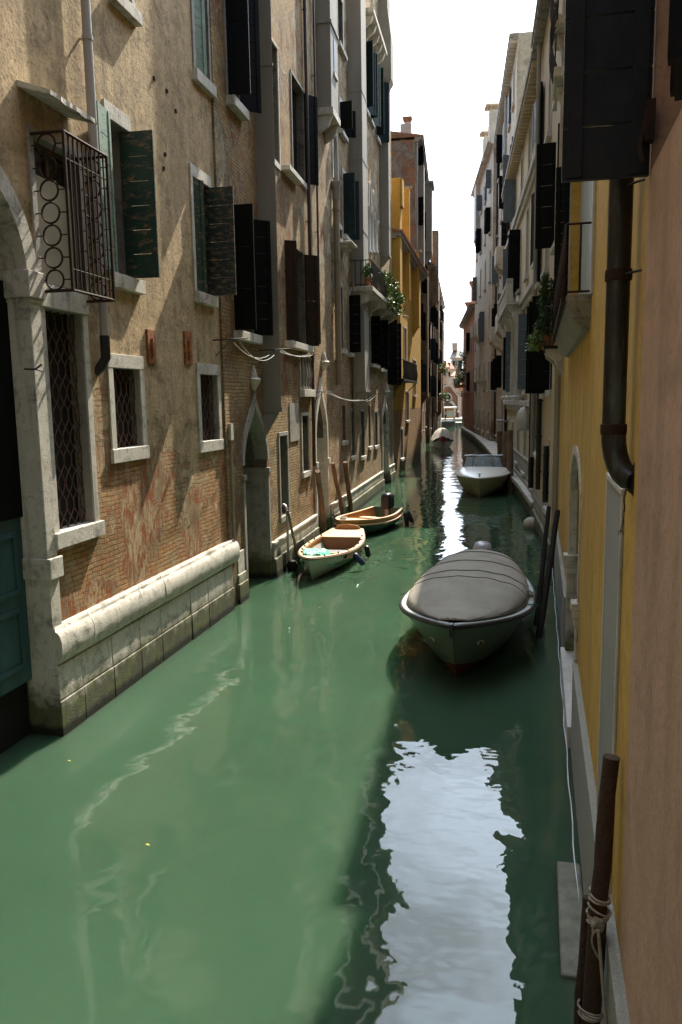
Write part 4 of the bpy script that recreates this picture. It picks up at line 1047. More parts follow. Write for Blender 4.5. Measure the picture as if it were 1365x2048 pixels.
# ================================================================== RIGHT BANK
ya, yb = np.array(gnd(1108, 1130)), np.array(gnd(1170, 1830)); dd = (yb - ya) / np.linalg.norm(yb - ya)
ra_, rb_ = inset(tuple(ya), tuple(ya + dd * 62), .06)
R2 = Fac('yellow_canal_house', ra_, rb_, 'yellow plastered house at the right with small iron balcony and stone door frames')
M['yellow_r'] = wall_mat('stained_yellow_plaster', (0.63, 0.395, 0.10), (0.52, 0.315, 0.08), brick=0, streak=.42, stain=(0.20, 0.125, 0.035), seed=7.7, algae=False, wear=.5, bumpk=.45)
M['pink'] = wall_mat('dusty_pink_plaster', (0.53, 0.345, 0.25), (0.44, 0.285, 0.205), brick=0, streak=.3, stain=(0.22, 0.14, 0.095), seed=9.1, algae=False, wear=.5, bumpk=.45)
PINK = R2.at(1266, 1200)[0]
uv = R2.rect
o_bd = uv(1145, 330, 1186, 588); o_pd = uv(1212, 952, 1243, 1560); o_pd = (R2.at(1211, 1250)[0], R2.at(1240, 1250)[0], .75, R2.at(1230, 968)[1])
a_d = dict(s0=R2.at(1137, 1200)[0], s1=R2.at(1158, 1200)[0], z0=.28, zs=R2.at(1146, 990)[1], za=R2.at(1148, 898)[1], kind='gothic', d=.3)
o_b2 = uv(1097, 530, 1126, 690); up1 = (1.2, 2.2, 10.2, 12.6)
wall(R2, 0, PINK, -.5, 15.2, M['yellow_r'], [o_bd, o_b2, up1], arches=[a_d], depth=8)
window(R2, o_bd, d=.16, glass=M['boat_grey'], fr=M['white_stone'], frw=.1, shut=[dict(hinge=o_bd[0], w=.26, z0=o_bd[2] + .02, z1=o_bd[3], mat=M['black_shut'], ang=112, side='L', y0=-.03, planks=16)])
q = MB().box(o_pd[0], o_pd[1], -.012, .03, o_pd[2], o_pd[3]).build('door', simple('grey_door_panel', (0.27, 0.265, 0.255), .6, var=.12, scale=2, bump=.05), R2.ob)
surround(q, o_pd, .05, M['white_stone'], y=-.02, wt=.04)
MB().box(a_d['s0'] + .003, a_d['s1'] - .003, .28, .31, .28, a_d['za']).build('door', simple('pale_grey_door', (0.36, 0.34, 0.28), .7, var=.25, scale=3), R2.ob)
archring(R2, a_d, .10, STONE, y=-.02)
m = MB()
zc = R2.at(1148, 1152)[1]
for s, sg in ((a_d['s0'], 1), (a_d['s1'], -1)):
    for k, (e, zz) in enumerate(((.10, zc), (.06, zc - .1), (.03, zc - .2))): m.box(s - .12, s + .12 , -.03 - e * .6, .25, zz - .1, zz - .002)
    m.box(s - .1, s + .1, -.035, .26, .28, zc - .3)
m.build('door_jamb', STONE, R2.ob, .01)
MB().box(a_d['s0'] - .1, a_d['s1'] + .1, -.10, .28, -.3, .275).build('door_step', M['white_stone'], R2.ob, .01)
# plinth band, thin white strip along the waterline
m = MB(); zt = R2.at(1200, 1640)[1]
for a, b in ((0, a_d['s0'] - .11), (a_d['s1'] + .11, 24.0)): m.box(a, b, -.055, .02, -.5, zt); m.box(a, b, -.062, .02, zt, zt + .035)
m.build('plinth', M['granite'], R2.ob, .006)
MB().tube([(k * .4 + .2, -.105 + .008 * math.sin(k * 1.7), .015 + .004 * math.sin(k)) for k in range(58)], .006, 5).build('waterline_strip', M['strip_white'], R2.ob)
sy = [float((np.array(gnd(x, y)) - R2.P) @ R2.u) for x, y in ((1150, 1729), (1160, 1960))]
MB().box(sy[0], sy[1], -.27, -.06, -.4, .022).build('sunken_step', simple('wet_mossy_step', (.17, .16, .11), .6, col2=(.07, .068, .04), scale=7, bump=.4), R2.ob, .02)
# iron balcony over the door
p = .27; s1 = R2.at(1184, 590)[0]; s0 = R2.at(1108, 665, p)[0]; bz = R2.at(1184, 588)[1]
m = MB().box(s0, s1, -p + .02, .02, bz - .06, bz)
m.add([(x, y, z) for z, e in ((bz - .06, 0), (bz - .16, .05), (bz - .22, .05), (bz - .34, .17)) for x, y in ((s0 + e, .02), (s1 - e, .02), (s1 - e, -p + .03 + e), (s0 + e, -p + .03 + e))],
      [(4 * i + a, 4 * i + (a + 1) % 4, 4 * i + 4 + (a + 1) % 4, 4 * i + 4 + a) for i in range(3) for a in range(4)] + [(12, 13, 14, 15)])
o = m.build('balcony_slab', STONED, R2.ob)
m = MB(); h = R2.at(1184, 458)[1] - bz
for s in (s0, s1):
    m.tube([(s, -p, bz + .02), (s, -p, bz + h)], .014, 6); m.tube([(s, -p, bz + h), (s, 0, bz + h)], .012, 6); m.tube([(s, -p, bz + .03), (s, 0, bz + .03)], .012, 6); m.tube([(s, -p * .45, bz + .03), (s, -p * .45, bz + h)], .011, 6)
m.tube([(s0, -p, bz + h), (s1, -p, bz + h)], .016, 6); m.tube([(s0, -p, bz + .03), (s1, -p, bz + .03)], .014, 6)
n = int((s1 - s0) / .11)
for k in range(1, n): s = s0 + (s1 - s0) * k / n; m.tube([(s, -p, bz + .02), (s, -p, bz + h)], .009, 5)
m.box(s0, s1, -p - .03, -p + .01, bz - .07, bz - .01)
m.build('railing', M['iron'], o)
# second balcony with planter
p = .42; s1 = R2.at(1128, 690)[0]; s0 = max(.15, R2.at(1086, 690, p)[0]); bz = R2.at(1128, 690)[1]
window(R2, o_b2, d=.16, fr=STONE, glass=M['dark_glass'])
m = MB().box(s0, s1, -p, .02, bz - .06, bz); o = m.build('balcony_slab', M['dark_wood'], R2.ob)
m = MB(); rail(m, s0 + .02, s1 - .02, -p + .02, bz, R2.at(1128, 618)[1] - bz, .08, .010); m.build('railing', M['black_iron'], o)
m = MB()
for s in (s0 + .1, s1 - .3): m.prism([(-p + .02, bz - .06), (-p + .06, bz - .2), (-.2, bz - .32), (-.12, bz - .5), (.02, bz - .68), (.02, bz - .06)], .2, 'x', s)
m.build('bracket', STONE, o, .015)
for s, y, hh, lab, mt in ((s1 - .5, -p + .12, 1.25, 'dark conifer in a pot on the right hand balcony, tallest plant there', 'leaf_dark'), (s0 + .35, -p + .05, .55, 'pale leafy plant hanging from the far end of the right hand balcony', 'leaf_pale')):
    x_, y_, z_ = R2.w(s, y, bz + .003); pl = tag(empty('potted_plant', (x_, y_, z_)), lab, 'plant')
    MB().lathe([(0, 0), (.09, 0), (.13, .22), (.14, .26), (.11, .26), (0, .22)], (0, 0, 0), 10).build('pot', M['terra'], pl)
    rr = random.Random(int(hh * 100)); m = MB()
    for k in range(16 if hh > 1 else 9):
        t = k / 16; foliage(m, (rr.uniform(-.16, .05) - (0 if hh > 1 else .12), rr.uniform(-.15, .2), .3 + hh * t * 1.0 - (0 if hh > 1 else .2)), (.17 * (1.15 - t), .17 * (1.15 - t), .14), 110, .07, rr)
    m.build('leaves', M[mt], pl, fix=False)
# upper balconies, string course, corner block
window(R2, up1, d=.16, fr=STONE)
for a, y in ((1118, 165), (1119, 62)):
    s, z = R2.at(a, y, .3); s = max(s, .6)
    o = MB().box(s - .5, s + .5, -.38, .02, z - .1, z + .05).prism([(-.34, z - .1), (-.25, z - .35), (.02, z - .6), (.02, z - .1)], .3, 'x', s - .15).build('balcony_slab', STONE, R2.ob, .02)
    m = MB()
    for k in range(5):
        q = s - .45 + .9 * k / 4; m.tube([(q, -.34 - .1 * math.sin(t * math.pi / 6) , z + .05 + .9 * t / 6) for t in range(7)], .014, 5)
        m.tube([(q + .1 * math.cos(t * math.pi / 6), -.36, z + .45 + .1 * math.sin(t * math.pi / 6)) for t in range(13)], .01, 5, cap=False)
    m.tube([(s - .48, -.34, z + .95), (s + .48, -.34, z + .95)], .016, 5); m.build('railing', M['black_iron'], o)
r_ = R2.rect(1098, 245, 1116, 264, .05); MB().box(0, 1.1, -.09, .02, r_[2], r_[3]).build('string_course', M['yellow_r'], R2.ob, .01)
MB().box(-.02, .35, -.06, .02, .8, 15).build('corner_strip', M['cement'], R2.ob)
s, z = R2.at(1112, 740, .1); pipe(R2, [(s, -.1, z + 7), (s, -.1, R2.at(1112, 850, .1)[1])], .065, M['copper'], brackets=3, bmat=M['black_iron'])
# copper downpipe
s = R2.at(1236, 600, .10)[0]; z1 = R2.at(1232, 865, .10)[1]
o = pipe(R2, [(s, -.10, 14.5), (s, -.10, z1)], .062, M['copper'], brackets=0)
m = MB()
for y in (553, 862): q = R2.at(1236, y, .1)[1]; m.lathe([(.062, -.03), (.07, -.028), (.072, 0), (.07, .028), (.062, .03)], (s, -.1, q), 14)
m.build('collar', M['iron'], o)
m = MB()
for y in (395, 553): q = R2.at(1236, y, .1)[1]; m.tube([(s, -.1, q), (s + .12, -.04, q - .005), (s + .16, .02, q)], .007, 5)
m.build('bracket', M['black_iron'], o)
pts = [(s, -.10, z1 + .02)] + [(s + .13 * (1 - math.cos(a)), -.10 + .10 * (1 - math.cos(a)), z1 - .26 * math.sin(a)) for a in [math.pi / 2 * k / 6 for k in range(1, 7)]]
MB().tube(pts, [.066] * 5 + [.062, .05], 14).build('elbow', M['copper'], o)
q = pts[-1]; MB().add([(q[0] - .16, -.09, q[2] + .0), (q[0] + .02, .0, q[2] - .08), (q[0] + .04, 0.01, q[2] + .13), (q[0] - .02, -.03, q[2] + .02)], [(0, 1, 2, 3)]).build('torn_flashing', M['iron'], o, solid=.004)
rr = random.Random(8); m = MB()
for k in range(3):
    P_ = []; x = s + .06 + k * .012; z = q[2] - .05; y = -.03
    for j in range(14): P_.append((x, y, z)); x += rr.uniform(-.012, .006); y -= rr.uniform(-.006, .007); z -= .026 if j % 6 != 5 else -.01
    m.tube(P_, .0016, 4)
m.build('hanging_wire', M['black_iron'], o)

# ---- pink house nearest the camera
pa = np.array(R2.w(PINK, 0, 0)[:2]); pb = np.array(R2.w(R2.L, 0, 0)[:2])
R1 = Fac('pink_house', tuple(pa), tuple(pb), 'dusty pink plastered house nearest the camera with one dark plank shutter')
ws0 = R1.at(1302, 345)[0]; wz = R1.at(1302, 343)[1]
o_p = (ws0, ws0 + 1.0, wz, wz + 1.9)
wall(R1, 0, R1.L, -.5, 15.2, M['pink'], [o_p + (.25,)], depth=8)
leaf = R1.at(1118, 356)
window(R1, o_p, d=.24, glass=M['dark_glass'], sashm=M['teal_shut'],
       shut=[dict(hinge=ws0 - .0, w=.405, z0=wz - .02, z1=wz + 1.95, mat=M['big_shut'], ang=88, side='L', y0=-.01, planks=8, label='big blue-black plank shutter standing straight out'),
             dict(hinge=ws0 + 1.0, w=.4, z0=wz - .02, z1=wz + 1.95, mat=M['navy_shut'], ang=170, side='R', y0=-.03, planks=8)])
m = MB().tube([(ws0 + .03, -.03, wz + .25), (ws0 + .06, -.06, wz + .1), (ws0 + .1, -.05, wz + .02)], .012, 6).box(ws0 + .02, ws0 + .1, -.04, 0, wz + .12, wz + .3); m.build('shutter_catch', M['iron'], R1.ob)

# ---- beige house
q0 = (2.96, 28.5)
b0_, b1_ = inset(q0, tuple(ya), .02)
R3 = Fac('beige_house', b0_, b1_, 'beige plastered house on the right with tall dark shutters and black drainpipes')
M['beige'] = wall_mat('warm_beige_plaster', (0.56, 0.46, 0.32), (0.48, 0.39, 0.27), brick=0, low=0, streak=.3, seed=3.9, wear=.3, bumpk=.45)
E3r = R3.L; t3 = 15.95
hl = [R3.rect(1063, 772, 1083, 915)]
busy(R3, 0, E3r, t3, M['beige'], [(1.2, 3.0), (4.4, 7.0), (8.0, 10.6), (11.6, 13.9)], 3, 77, M['white_stone'], [M['black_shut']], .9, holes=hl, depth=8, ww=.9, angs=(172, 172, 100))
window(R3, hl[0], d=.2, glass=simple('grey_stone_blocks', (.3, .3, .27), .9, scale=8), fr=M['white_stone'], frw=.15, sill=M['white_stone'])
eave(R3, 0, E3r, t3, .35, .2, STONED, dent=.6)
eave(R2, .02, PINK, 15.2, .25, .15, STONED)
MB().box(E3r - .95, E3r - .02, -.1, .02, 0.9, t3 - .4).build('pilaster', M['beige'], R3.ob, .02)
for px, t_, b_ in ((1053, 775, 962), (1080, 765, 985), (1093, 892, 1008)):
    s, z = R3.at(px, t_, .12); z2 = R3.at(px, b_, .12)[1]; s = min(max(s, .1), E3r - .1)
    pipe(R3, [(s, -.12, z), (s, -.12, z2)], .075, M['black_iron'], brackets=3)
s = R3.at(1068, 720, .12)[0]; pipe(R3, [(s, -.12, t3 - .3), (s, -.12, 2.2)], .07, M['cement'], brackets=4)
plinth(R3, 0, E3r, 6, M['stone_course'], .5, .9, 13)
m = MB()
s, z = R3.at(1062, 695, .4); o = MB().box(s - .9, s + .5, -.5, .02, z - .08, z).build('balcony_slab', M['black_iron'], R3.ob); rail(m, s - .85, s + .45, -.48, z, .6, .12, .01); m.build('railing', M['black_iron'], o)

# ---- stone palazzo
c0_, c1_ = inset((3.28, 47.0), (3.08, 28.5), .02)
R4 = Fac('stone_palazzo', c0_, c1_, 'cream stone palazzo on the right with a bracketed cornice and columned balcony')
M['cream'] = wall_mat('cream_stone_plaster', (0.66, 0.56, 0.40), (0.57, 0.48, 0.34), brick=0, streak=.3, seed=5.5, wear=.3, bumpk=.45)
E4r = R4.L; t4 = 15.65
busy(R4, 0, E4r, t4, M['cream'], [(1.2, 3.0), (4.6, 7.3), (9.2, 11.8), (13.2, 14.9)], 5, 41, M['white_stone'], [M['black_shut'], M['slate_shut']], .5, depth=9, ww=1.0, angs=(172, 172, 95))
eave(R4, 0, E4r, t4, .45, .22, STONED, dent=.42, dmat=M['beige'])
m = MB()
for z in (3.9, 8.2, 12.5): m.box(-.01, E4r + .01, -.22, .02, z, z + .22).box(0, E4r, -.12, .02, z - .25, z)
m.build('string_course', M['white_stone'], R4.ob, .02)
bs0, bs1, bz = 3.5, 11.5, 8.42
o = MB().box(bs0, bs1, -.75, .02, bz - .15, bz).build('balcony_slab', M['white_stone'], R4.ob, .02); m = MB().box(bs0, bs1, -.72, -.52, bz + .75, bz + .9)
for k in range(22): m.lathe([(.07, 0), (.05, .1), (.1, .35), (.05, .65), (.07, .75)], (bs0 + .2 + (bs1 - bs0 - .4) * k / 21, -.62, bz), 8)
for s in (bs0, bs1 - .3): m.box(s, s + .3, -.76, -.48, bz, bz + .95)
m.build('balustrade', M['white_stone'], o); m = MB()
for k in range(6): s = bs0 + .2 + (bs1 - bs0 - .7) * k / 5; m.prism([(-.7, bz - .15), (-.6, bz - .45), (-.25, bz - .7), (-.1, bz - 1.1), (.02, bz - 1.2), (.02, bz - .15)], .25, 'x', s)
m.build('bracket', M['white_stone'], o, .02)
m = MB()
for s in (3.0, 6.2, 9.4, 12): m.lathe([(.26, 0), (.26, .15), (.19, .22), (.17, 3.2), (.2, 3.25), (.3, 3.6), (.3, 3.75)], (s, -.24, 4.15), 12)
m.build('column', M['white_stone'], R4.ob)
plinth(R4, 0, E4r, 6, M['stone_course'], .9, 1.7, 15)
o = R4.at(1040, 815, .1); MB().lathe([(0, 0), (.3, .1), (.36, .4), (.3, .75), (.15, .95), (0, 1.0)], (E4r - 3.2, -.2, 2.9), 12).build('carved_head', M['white_stone'], R4.ob)
for s in (1.2, E4r - .4): pipe(R4, [(s, -.12, t4 - .4), (s, -.12, 1.0)], .075, M['dark_wood'], brackets=4)

# ---- white tall house
e0_, e1_ = inset((3.76, 67.0), (3.6, 47.0), .02)
R5 = Fac('white_house', e0_, e1_, 'tall white house on the right with bracketed eaves and blue-grey shutters')
M['white_wall'] = wall_mat('stained_white_plaster', (0.66, 0.60, 0.49), (0.56, 0.50, 0.41), brick=.08, low=.3, lowz=(1.5, 4), streak=.35, seed=1.9)
E5r = R5.L; t5r = 24.1
busy(R5, 0, E5r, t5r, M['white_wall'], [(1.4, 3.2), (5, 7.2), (9, 11.4), (13.2, 15.4), (17, 19.2), (21, 23)], 5, 51, M['white_stone'], [M['black_shut'], M['slate_shut'], M['navy_shut']], .7, depth=9, angs=(172, 172, 95, 110))
eave(R5, 0, E5r, t5r, .45, .2, STONED, dent=.5, dmat=M['white_stone'])
for k, (s, z, w_) in enumerate(((14, 12.6, 2.4), (16, 8.4, 2.6), (7, 8.4, 2.4))):
    o = MB().box(s, s + w_, -.85, .02, z - .15, z).box(s, s + w_, -.85, -.75, z, z + .9).box(s, s + .1, -.75, .02, z, z + .9).box(s + w_ - .1, s + w_, -.75, .02, z, z + .9).build('balcony', M['white_stone'], R5.ob, .02)
    m = MB()
    for q in (s + .1, s + w_ - .3): m.prism([(-.8, z - .15), (-.6, z - .4), (-.2, z - .6), (.02, z - .9), (.02, z - .15)], .2, 'x', q)
    m.build('bracket', M['white_stone'], o)
pipe(R5, [(1.5, -.12, t5r), (1.5, -.12, 1)], .08, M['brown_pipe'], brackets=4); pipe(R5, [(12, -.12, t5r), (12, -.12, 1)], .08, M['zinc'], brackets=4)
m = MB().box(19.5, 21.4, -.9, .02, 2.9, 3.0); m.build('door_canopy', M['cement'], R5.ob)

f0_, f1_ = inset((2.5, 84.0), (3.4, 67.0), .02)
R6 = Fac('white_stone_house', f0_, f1_, 'narrow pale house with two chimneys behind the white house on the right')
E6r = R6.L; t6r = 24.8
busy(R6, 0, E6r, t6r, M['white_wall'], [(1.4, 3.2), (5, 7.4), (9.4, 12), (14, 16.4), (18, 20), (21.5, 23)], 4, 61, M['white_stone'], [M['black_shut'], M['slate_shut']], .6, depth=9, angs=(172, 95))
eave(R6, 0, E6r, t6r, .5, .2, M['white_stone'])
shaft(R6, 3, 5.2, .4, 19.5, 24.6, 1.0, mat=M['white_stone'])
chimney(R6, E6r - 1.0, .2, t6r, 2.4, 1.0, M['white_stone'], cap='roof', cmat=M['beige_cap']); chimney(R6, E6r - 4.2, .0, t6r - .4, 1.8, .9, M['white_stone'], cap='roof', cmat=M['beige_cap'])
for s, z in ((6, 10.2), (10.5, 6)):
    o = MB().box(s, s + 2.2, -.9, .02, z - .2, z).box(s, s + 2.2, -.9, -.78, z, z + .95).build('balcony', M['white_stone'], R6.ob); MB().prism([(-.8, z - .2), (-.3, z - .6), (.02, z - 1), (.02, z - .2)], 1.6, 'x', s + .3).build('bracket', M['white_stone'], o)

g0_, g1_ = inset((1.7, 108.0), (2.5, 84.0), .05)
R7 = Fac('salmon_house', g0_, g1_, 'low salmon pink house at the far right corner with two thin chimneys')
M['salmon'] = wall_mat('salmon_plaster', (0.50, 0.27, 0.19), (0.42, 0.21, 0.14), brick=.2, low=.2, lowz=(1, 3), streak=.25, seed=8.8)
E7 = R7.L; t7 = 13.9
busy(R7, 0, E7, t7, M['salmon'], [(1.4, 3.6), (5.2, 7.4), (9.6, 11.8)], 7, 71, STONED, [M['black_shut']], .5, depth=9, angs=(172, 172, 110))
eave(R7, 0, E7, t7, .5, .2, STONED, roof=M['tile'], depth=9)
chimney(R7, 4, .5, t7, 2.2, .6, M['salmon']); chimney(R7, 13, .6, t7, 3.4, .7, M['salmon'])
m = MB()
for k in range(16): s = E7 * (k + .5) / 16; m.box(s - .2, s + .2, -.12, .02, .9, 5.0 if k % 2 else 4.4)
m.build('pilaster', M['salmon'], R7.ob)
rr = random.Random(14)
for k, (s, z0, z1, wd) in enumerate(((3.5, 6.2, 8.4, 1.0), (8.0, 6.0, 10.2, .9))):
    x_, y_, z_ = R7.w(s, -.5, z0); pl = tag(empty('climbing_plant', (x_, y_, z_)), ['broad green climber over the corner balcony of the salmon house', 'tall narrow green climber up the front of the salmon house'][k], 'plant')
    MB().box(-.8, .8, -.4, .4, -.3, 0).build('planter', M['terra'], pl); m = MB()
    for j in range(14): foliage(m, (rr.uniform(-wd, wd) * .6, rr.uniform(-wd, wd), (z1 - z0) * j / 14), (.45, .6, .4), 50, .2, rr)
    m.build('leaves', M['leaf'], pl, fix=False)

# the low curved quay under the farther right houses
m = MB(); path = [gnd(1066, 1046), gnd(1040, 1002), gnd(1000, 955), gnd(985, 928), gnd(968, 905), gnd(950, 885), gnd(930, 870), gnd(922, 864)]
for (a, b), (c, d) in zip(path[:-1], path[1:]):
    m.add([(x, y, z) for z in (-.4, .55) for x, y in ((a, b), (c, d), (c + 1.5, d), (a + 1.5, b))], [(0, 1, 5, 4), (4, 5, 6, 7), (1, 2, 6, 5), (0, 4, 7, 3)])
    m.add([(x - .08, y, z) for z in (.55, .72) for x, y in ((a, b), (c, d), (c + 1.5, d), (a + 1.5, b))], [(0, 1, 5, 4), (4, 5, 6, 7), (1, 2, 6, 5), (0, 4, 7, 3), (0, 3, 2, 1)])
tag(m.build('quay_ledge', STONE), kind='structure')

# ---- the bridge the picture is taken from
BR = tag(empty('footbridge', (0, -1.9, 0)), 'stone footbridge crossing the canal just behind the viewer', 'bridge')
m = MB(); A = [(-5.6 + 6.5 * k / 16, 1.1 + 1.5 * math.sin(math.pi * k / 16)) for k in range(17)]
m.prism([(-5.6, 3.0)] + A + [(.9, 3.0)], 2.8, 'y', -1.4); m.build('arch', STONED, BR)
m = MB()
for y in (-1.4, 1.15): m.box(-5.6, .55, y, y + .25, 3.0, 3.75)
m.build('parapet', STONED, BR, .02)
# ================================================================== WATER
wm, nt, b = new_mat('canal_water'); g = NG(nt)
n1 = g.noise(0.25, 4, 0.5)
film = g.noise(0.9, 7, 0.65, sc3=(1.0, 0.45, 1), dist=1.2)
wc = g.ramp(n1, 0.3, 0.7, (0.032, 0.070, 0.040), (0.042, 0.088, 0.052))
g.l(g.mix(g.math('MULTIPLY', g.ramp(film, .50, .72), .4), wc, (0.054, 0.086, 0.052)), b.inputs['Base Color'])
b.inputs['Roughness'].default_value = 0.012; b.inputs['IOR'].default_value = 1.46
b.inputs['Subsurface Weight'].default_value = 1.0; b.inputs['Subsurface Radius'].default_value = (0.35, 1.0, 0.5); b.inputs['Subsurface Scale'].default_value = 1.2
w1 = g.noise(0.75, 2, 0.45, sc3=(1, 1, 1), dist=0.6); w2 = g.noise(2.3, 2, 0.5, sc3=(1.0, 1.35, 1)); w3 = g.noise(9, 2, 0.5)
hgt = g.math('ADD', g.math('MULTIPLY', w1, 1.25), g.math('ADD', g.math('MULTIPLY', w2, 0.24), g.math('MULTIPLY', w3, 0.012)))
g.l(g.bump(hgt, 1.0, 0.024), b.inputs['Normal'])
m = MB(); m.quad((-400, -60, 0), (400, -60, 0), (400, 700, 0), (-400, 700, 0))
tag(m.build('water', wm), kind='structure')
# flecks floating on the water
rr = random.Random(23); m = MB()
for px, py in ((296, 1690), (139, 1522), (350, 1230), (640, 1215)):
    x, y = gnd(px, py); a = rr.uniform(0, 3); l = .03
    m.add([(x - l * math.cos(a), y - l * math.sin(a), .004), (x + .012 * math.sin(a), y - .012 * math.cos(a), .008), (x + l * math.cos(a), y + l * math.sin(a), .004), (x - .012 * math.sin(a), y + .012 * math.cos(a), .006)], [(0, 1, 2, 3)])
tag(m.build('floating_leaves', simple('yellow_leaf', (.45, .4, .06), .6)), kind='stuff')

# ================================================================== FAR BANK
FY = 139.0
m = MB().box(-60, 60, FY, 260, -.6, .9)
tag(m.build('quay', simple('pale_quay_paving', (.42, .39, .33), .9, var=.15, scale=.6)), kind='structure')
CH = empty('church', (0, 0, 0)); tag(CH, 'small red brick church with curved white gable and round window across the water', 'church')
M['chbrick'] = wall_mat('church_brick', (.4, .2, .13), (.36, .18, .12), (0.40, 0.17, 0.11), (0.36, 0.16, 0.10), (.4, .3, .24), brick=1.0, seed=2, algae=False)
CYd = 150.0
def fp(px, py, Y=CYd):
    q = at(px, py, Y); return q[0], q[2]
cxm, ztop = fp(896, 771)
xs_l, z_l = fp(872, 793); xs_r, z_r = fp(912, 783)
cw = abs(fp(919, 800)[0] - cxm)
zb0 = .9
half = [(0, ztop), (.28, ztop - .25), (.5, ztop - 1.0), (.78, ztop - 1.75), (1.0, ztop - 2.0)]
out = [(cxm + cw * a, z) for a, z in half]; outl = [(cxm - cw * a, z) for a, z in half[::-1]]
poly = outl[:-1] + out + [(cxm + cw, zb0), (cxm - cw, zb0)]
MB().prism(poly, 14, 'y', CYd).build('wall', M['chbrick'], CH)
m = MB(); top = outl[:-1] + out
for a, c in zip(top[:-1], top[1:]):
    m.add([(a[0], CYd - .25, a[1] - .1), (c[0], CYd - .25, c[1] - .1), (c[0], CYd - .25, c[1] + .22), (a[0], CYd - .25, a[1] + .22), (a[0], CYd + .3, a[1] - .1), (c[0], CYd + .3, c[1] - .1), (c[0], CYd + .3, c[1] + .22), (a[0], CYd + .3, a[1] + .22)],
          [(0, 1, 2, 3), (3, 2, 6, 7), (0, 4, 5, 1), (4, 7, 6, 5)])
for s in (-1, 1): m.box(cxm + s * cw - .3, cxm + s * cw + .3, CYd - .2, CYd + .3, zb0, ztop - 2.05)
m.box(cxm - .25, cxm + .25, CYd - .2, CYd + .2, ztop + .3, ztop + 1.7); m.box(cxm - .55, cxm + .55, CYd - .18, CYd + .18, ztop + .9, ztop + 1.2)
m.build('gable_trim', M['church_stone'], CH)
rx, rz = fp(895, 795)
ring = MB()
N = 20
ring.loft([[(rx + r_ * math.cos(2 * math.pi * k / N), y, rz + r_ * math.sin(2 * math.pi * k / N)) for k in range(N)] for r_, y in ((.92, CYd + .02), (.92, CYd - .2), (.68, CYd - .2), (.68, CYd + .02))], smooth=False)
o = ring.build('round_window', M['church_stone'], CH)
MB().add([(rx + .7 * math.cos(2 * math.pi * k / N), CYd - .05, rz + .7 * math.sin(2 * math.pi * k / N)) for k in range(N)], [tuple(range(N))]).build('pane', M['dark_glass'], o)
m = MB(); zs = fp(895, 815)[1]
A = [(rx + 1.15 * math.cos(math.pi * k / 12), zs + 1.0 * math.sin(math.pi * k / 12)) for k in range(13)]; B = [(rx + 1.6 * math.cos(math.pi * k / 12), zs + 1.5 * math.sin(math.pi * k / 12)) for k in range(13)]
for k in range(12): m.add([(A[k][0], CYd - .2, A[k][1]), (A[k + 1][0], CYd - .2, A[k + 1][1]), (B[k + 1][0], CYd - .2, B[k + 1][1]), (B[k][0], CYd - .2, B[k][1]), (A[k][0], CYd, A[k][1]), (A[k + 1][0], CYd, A[k + 1][1]), (B[k + 1][0], CYd, B[k + 1][1]), (B[k][0], CYd, B[k][1])], [(0, 1, 2, 3), (3, 2, 6, 7), (0, 4, 5, 1)])
m.box(rx - 1.6, rx - 1.15, CYd - .2, CYd, zb0, zs); m.box(rx + 1.15, rx + 1.6, CYd - .2, CYd, zb0, zs)
o = m.build('door_frame', M['church_stone'], CH)
m = MB().box(rx - 1.15, rx + 1.15, CYd - .06, CYd - .02, zb0, zs); m.add([(a, CYd - .06, z) for a, z in A], [tuple(range(13))]); m.build('door', M['old_wood'], o)
MB().add([(cxm - cw - .3, CYd + .3, ztop - 2), (cxm, CYd + .3, ztop - .1), (cxm, CYd + 14, ztop - .1), (cxm - cw - .3, CYd + 14, ztop - 2), (cxm + cw + .3, CYd + .3, ztop - 2), (cxm + cw + .3, CYd + 14, ztop - 2)], [(0, 1, 2, 3), (1, 4, 5, 2)]).build('roof', M['tile'], CH, solid=.15)
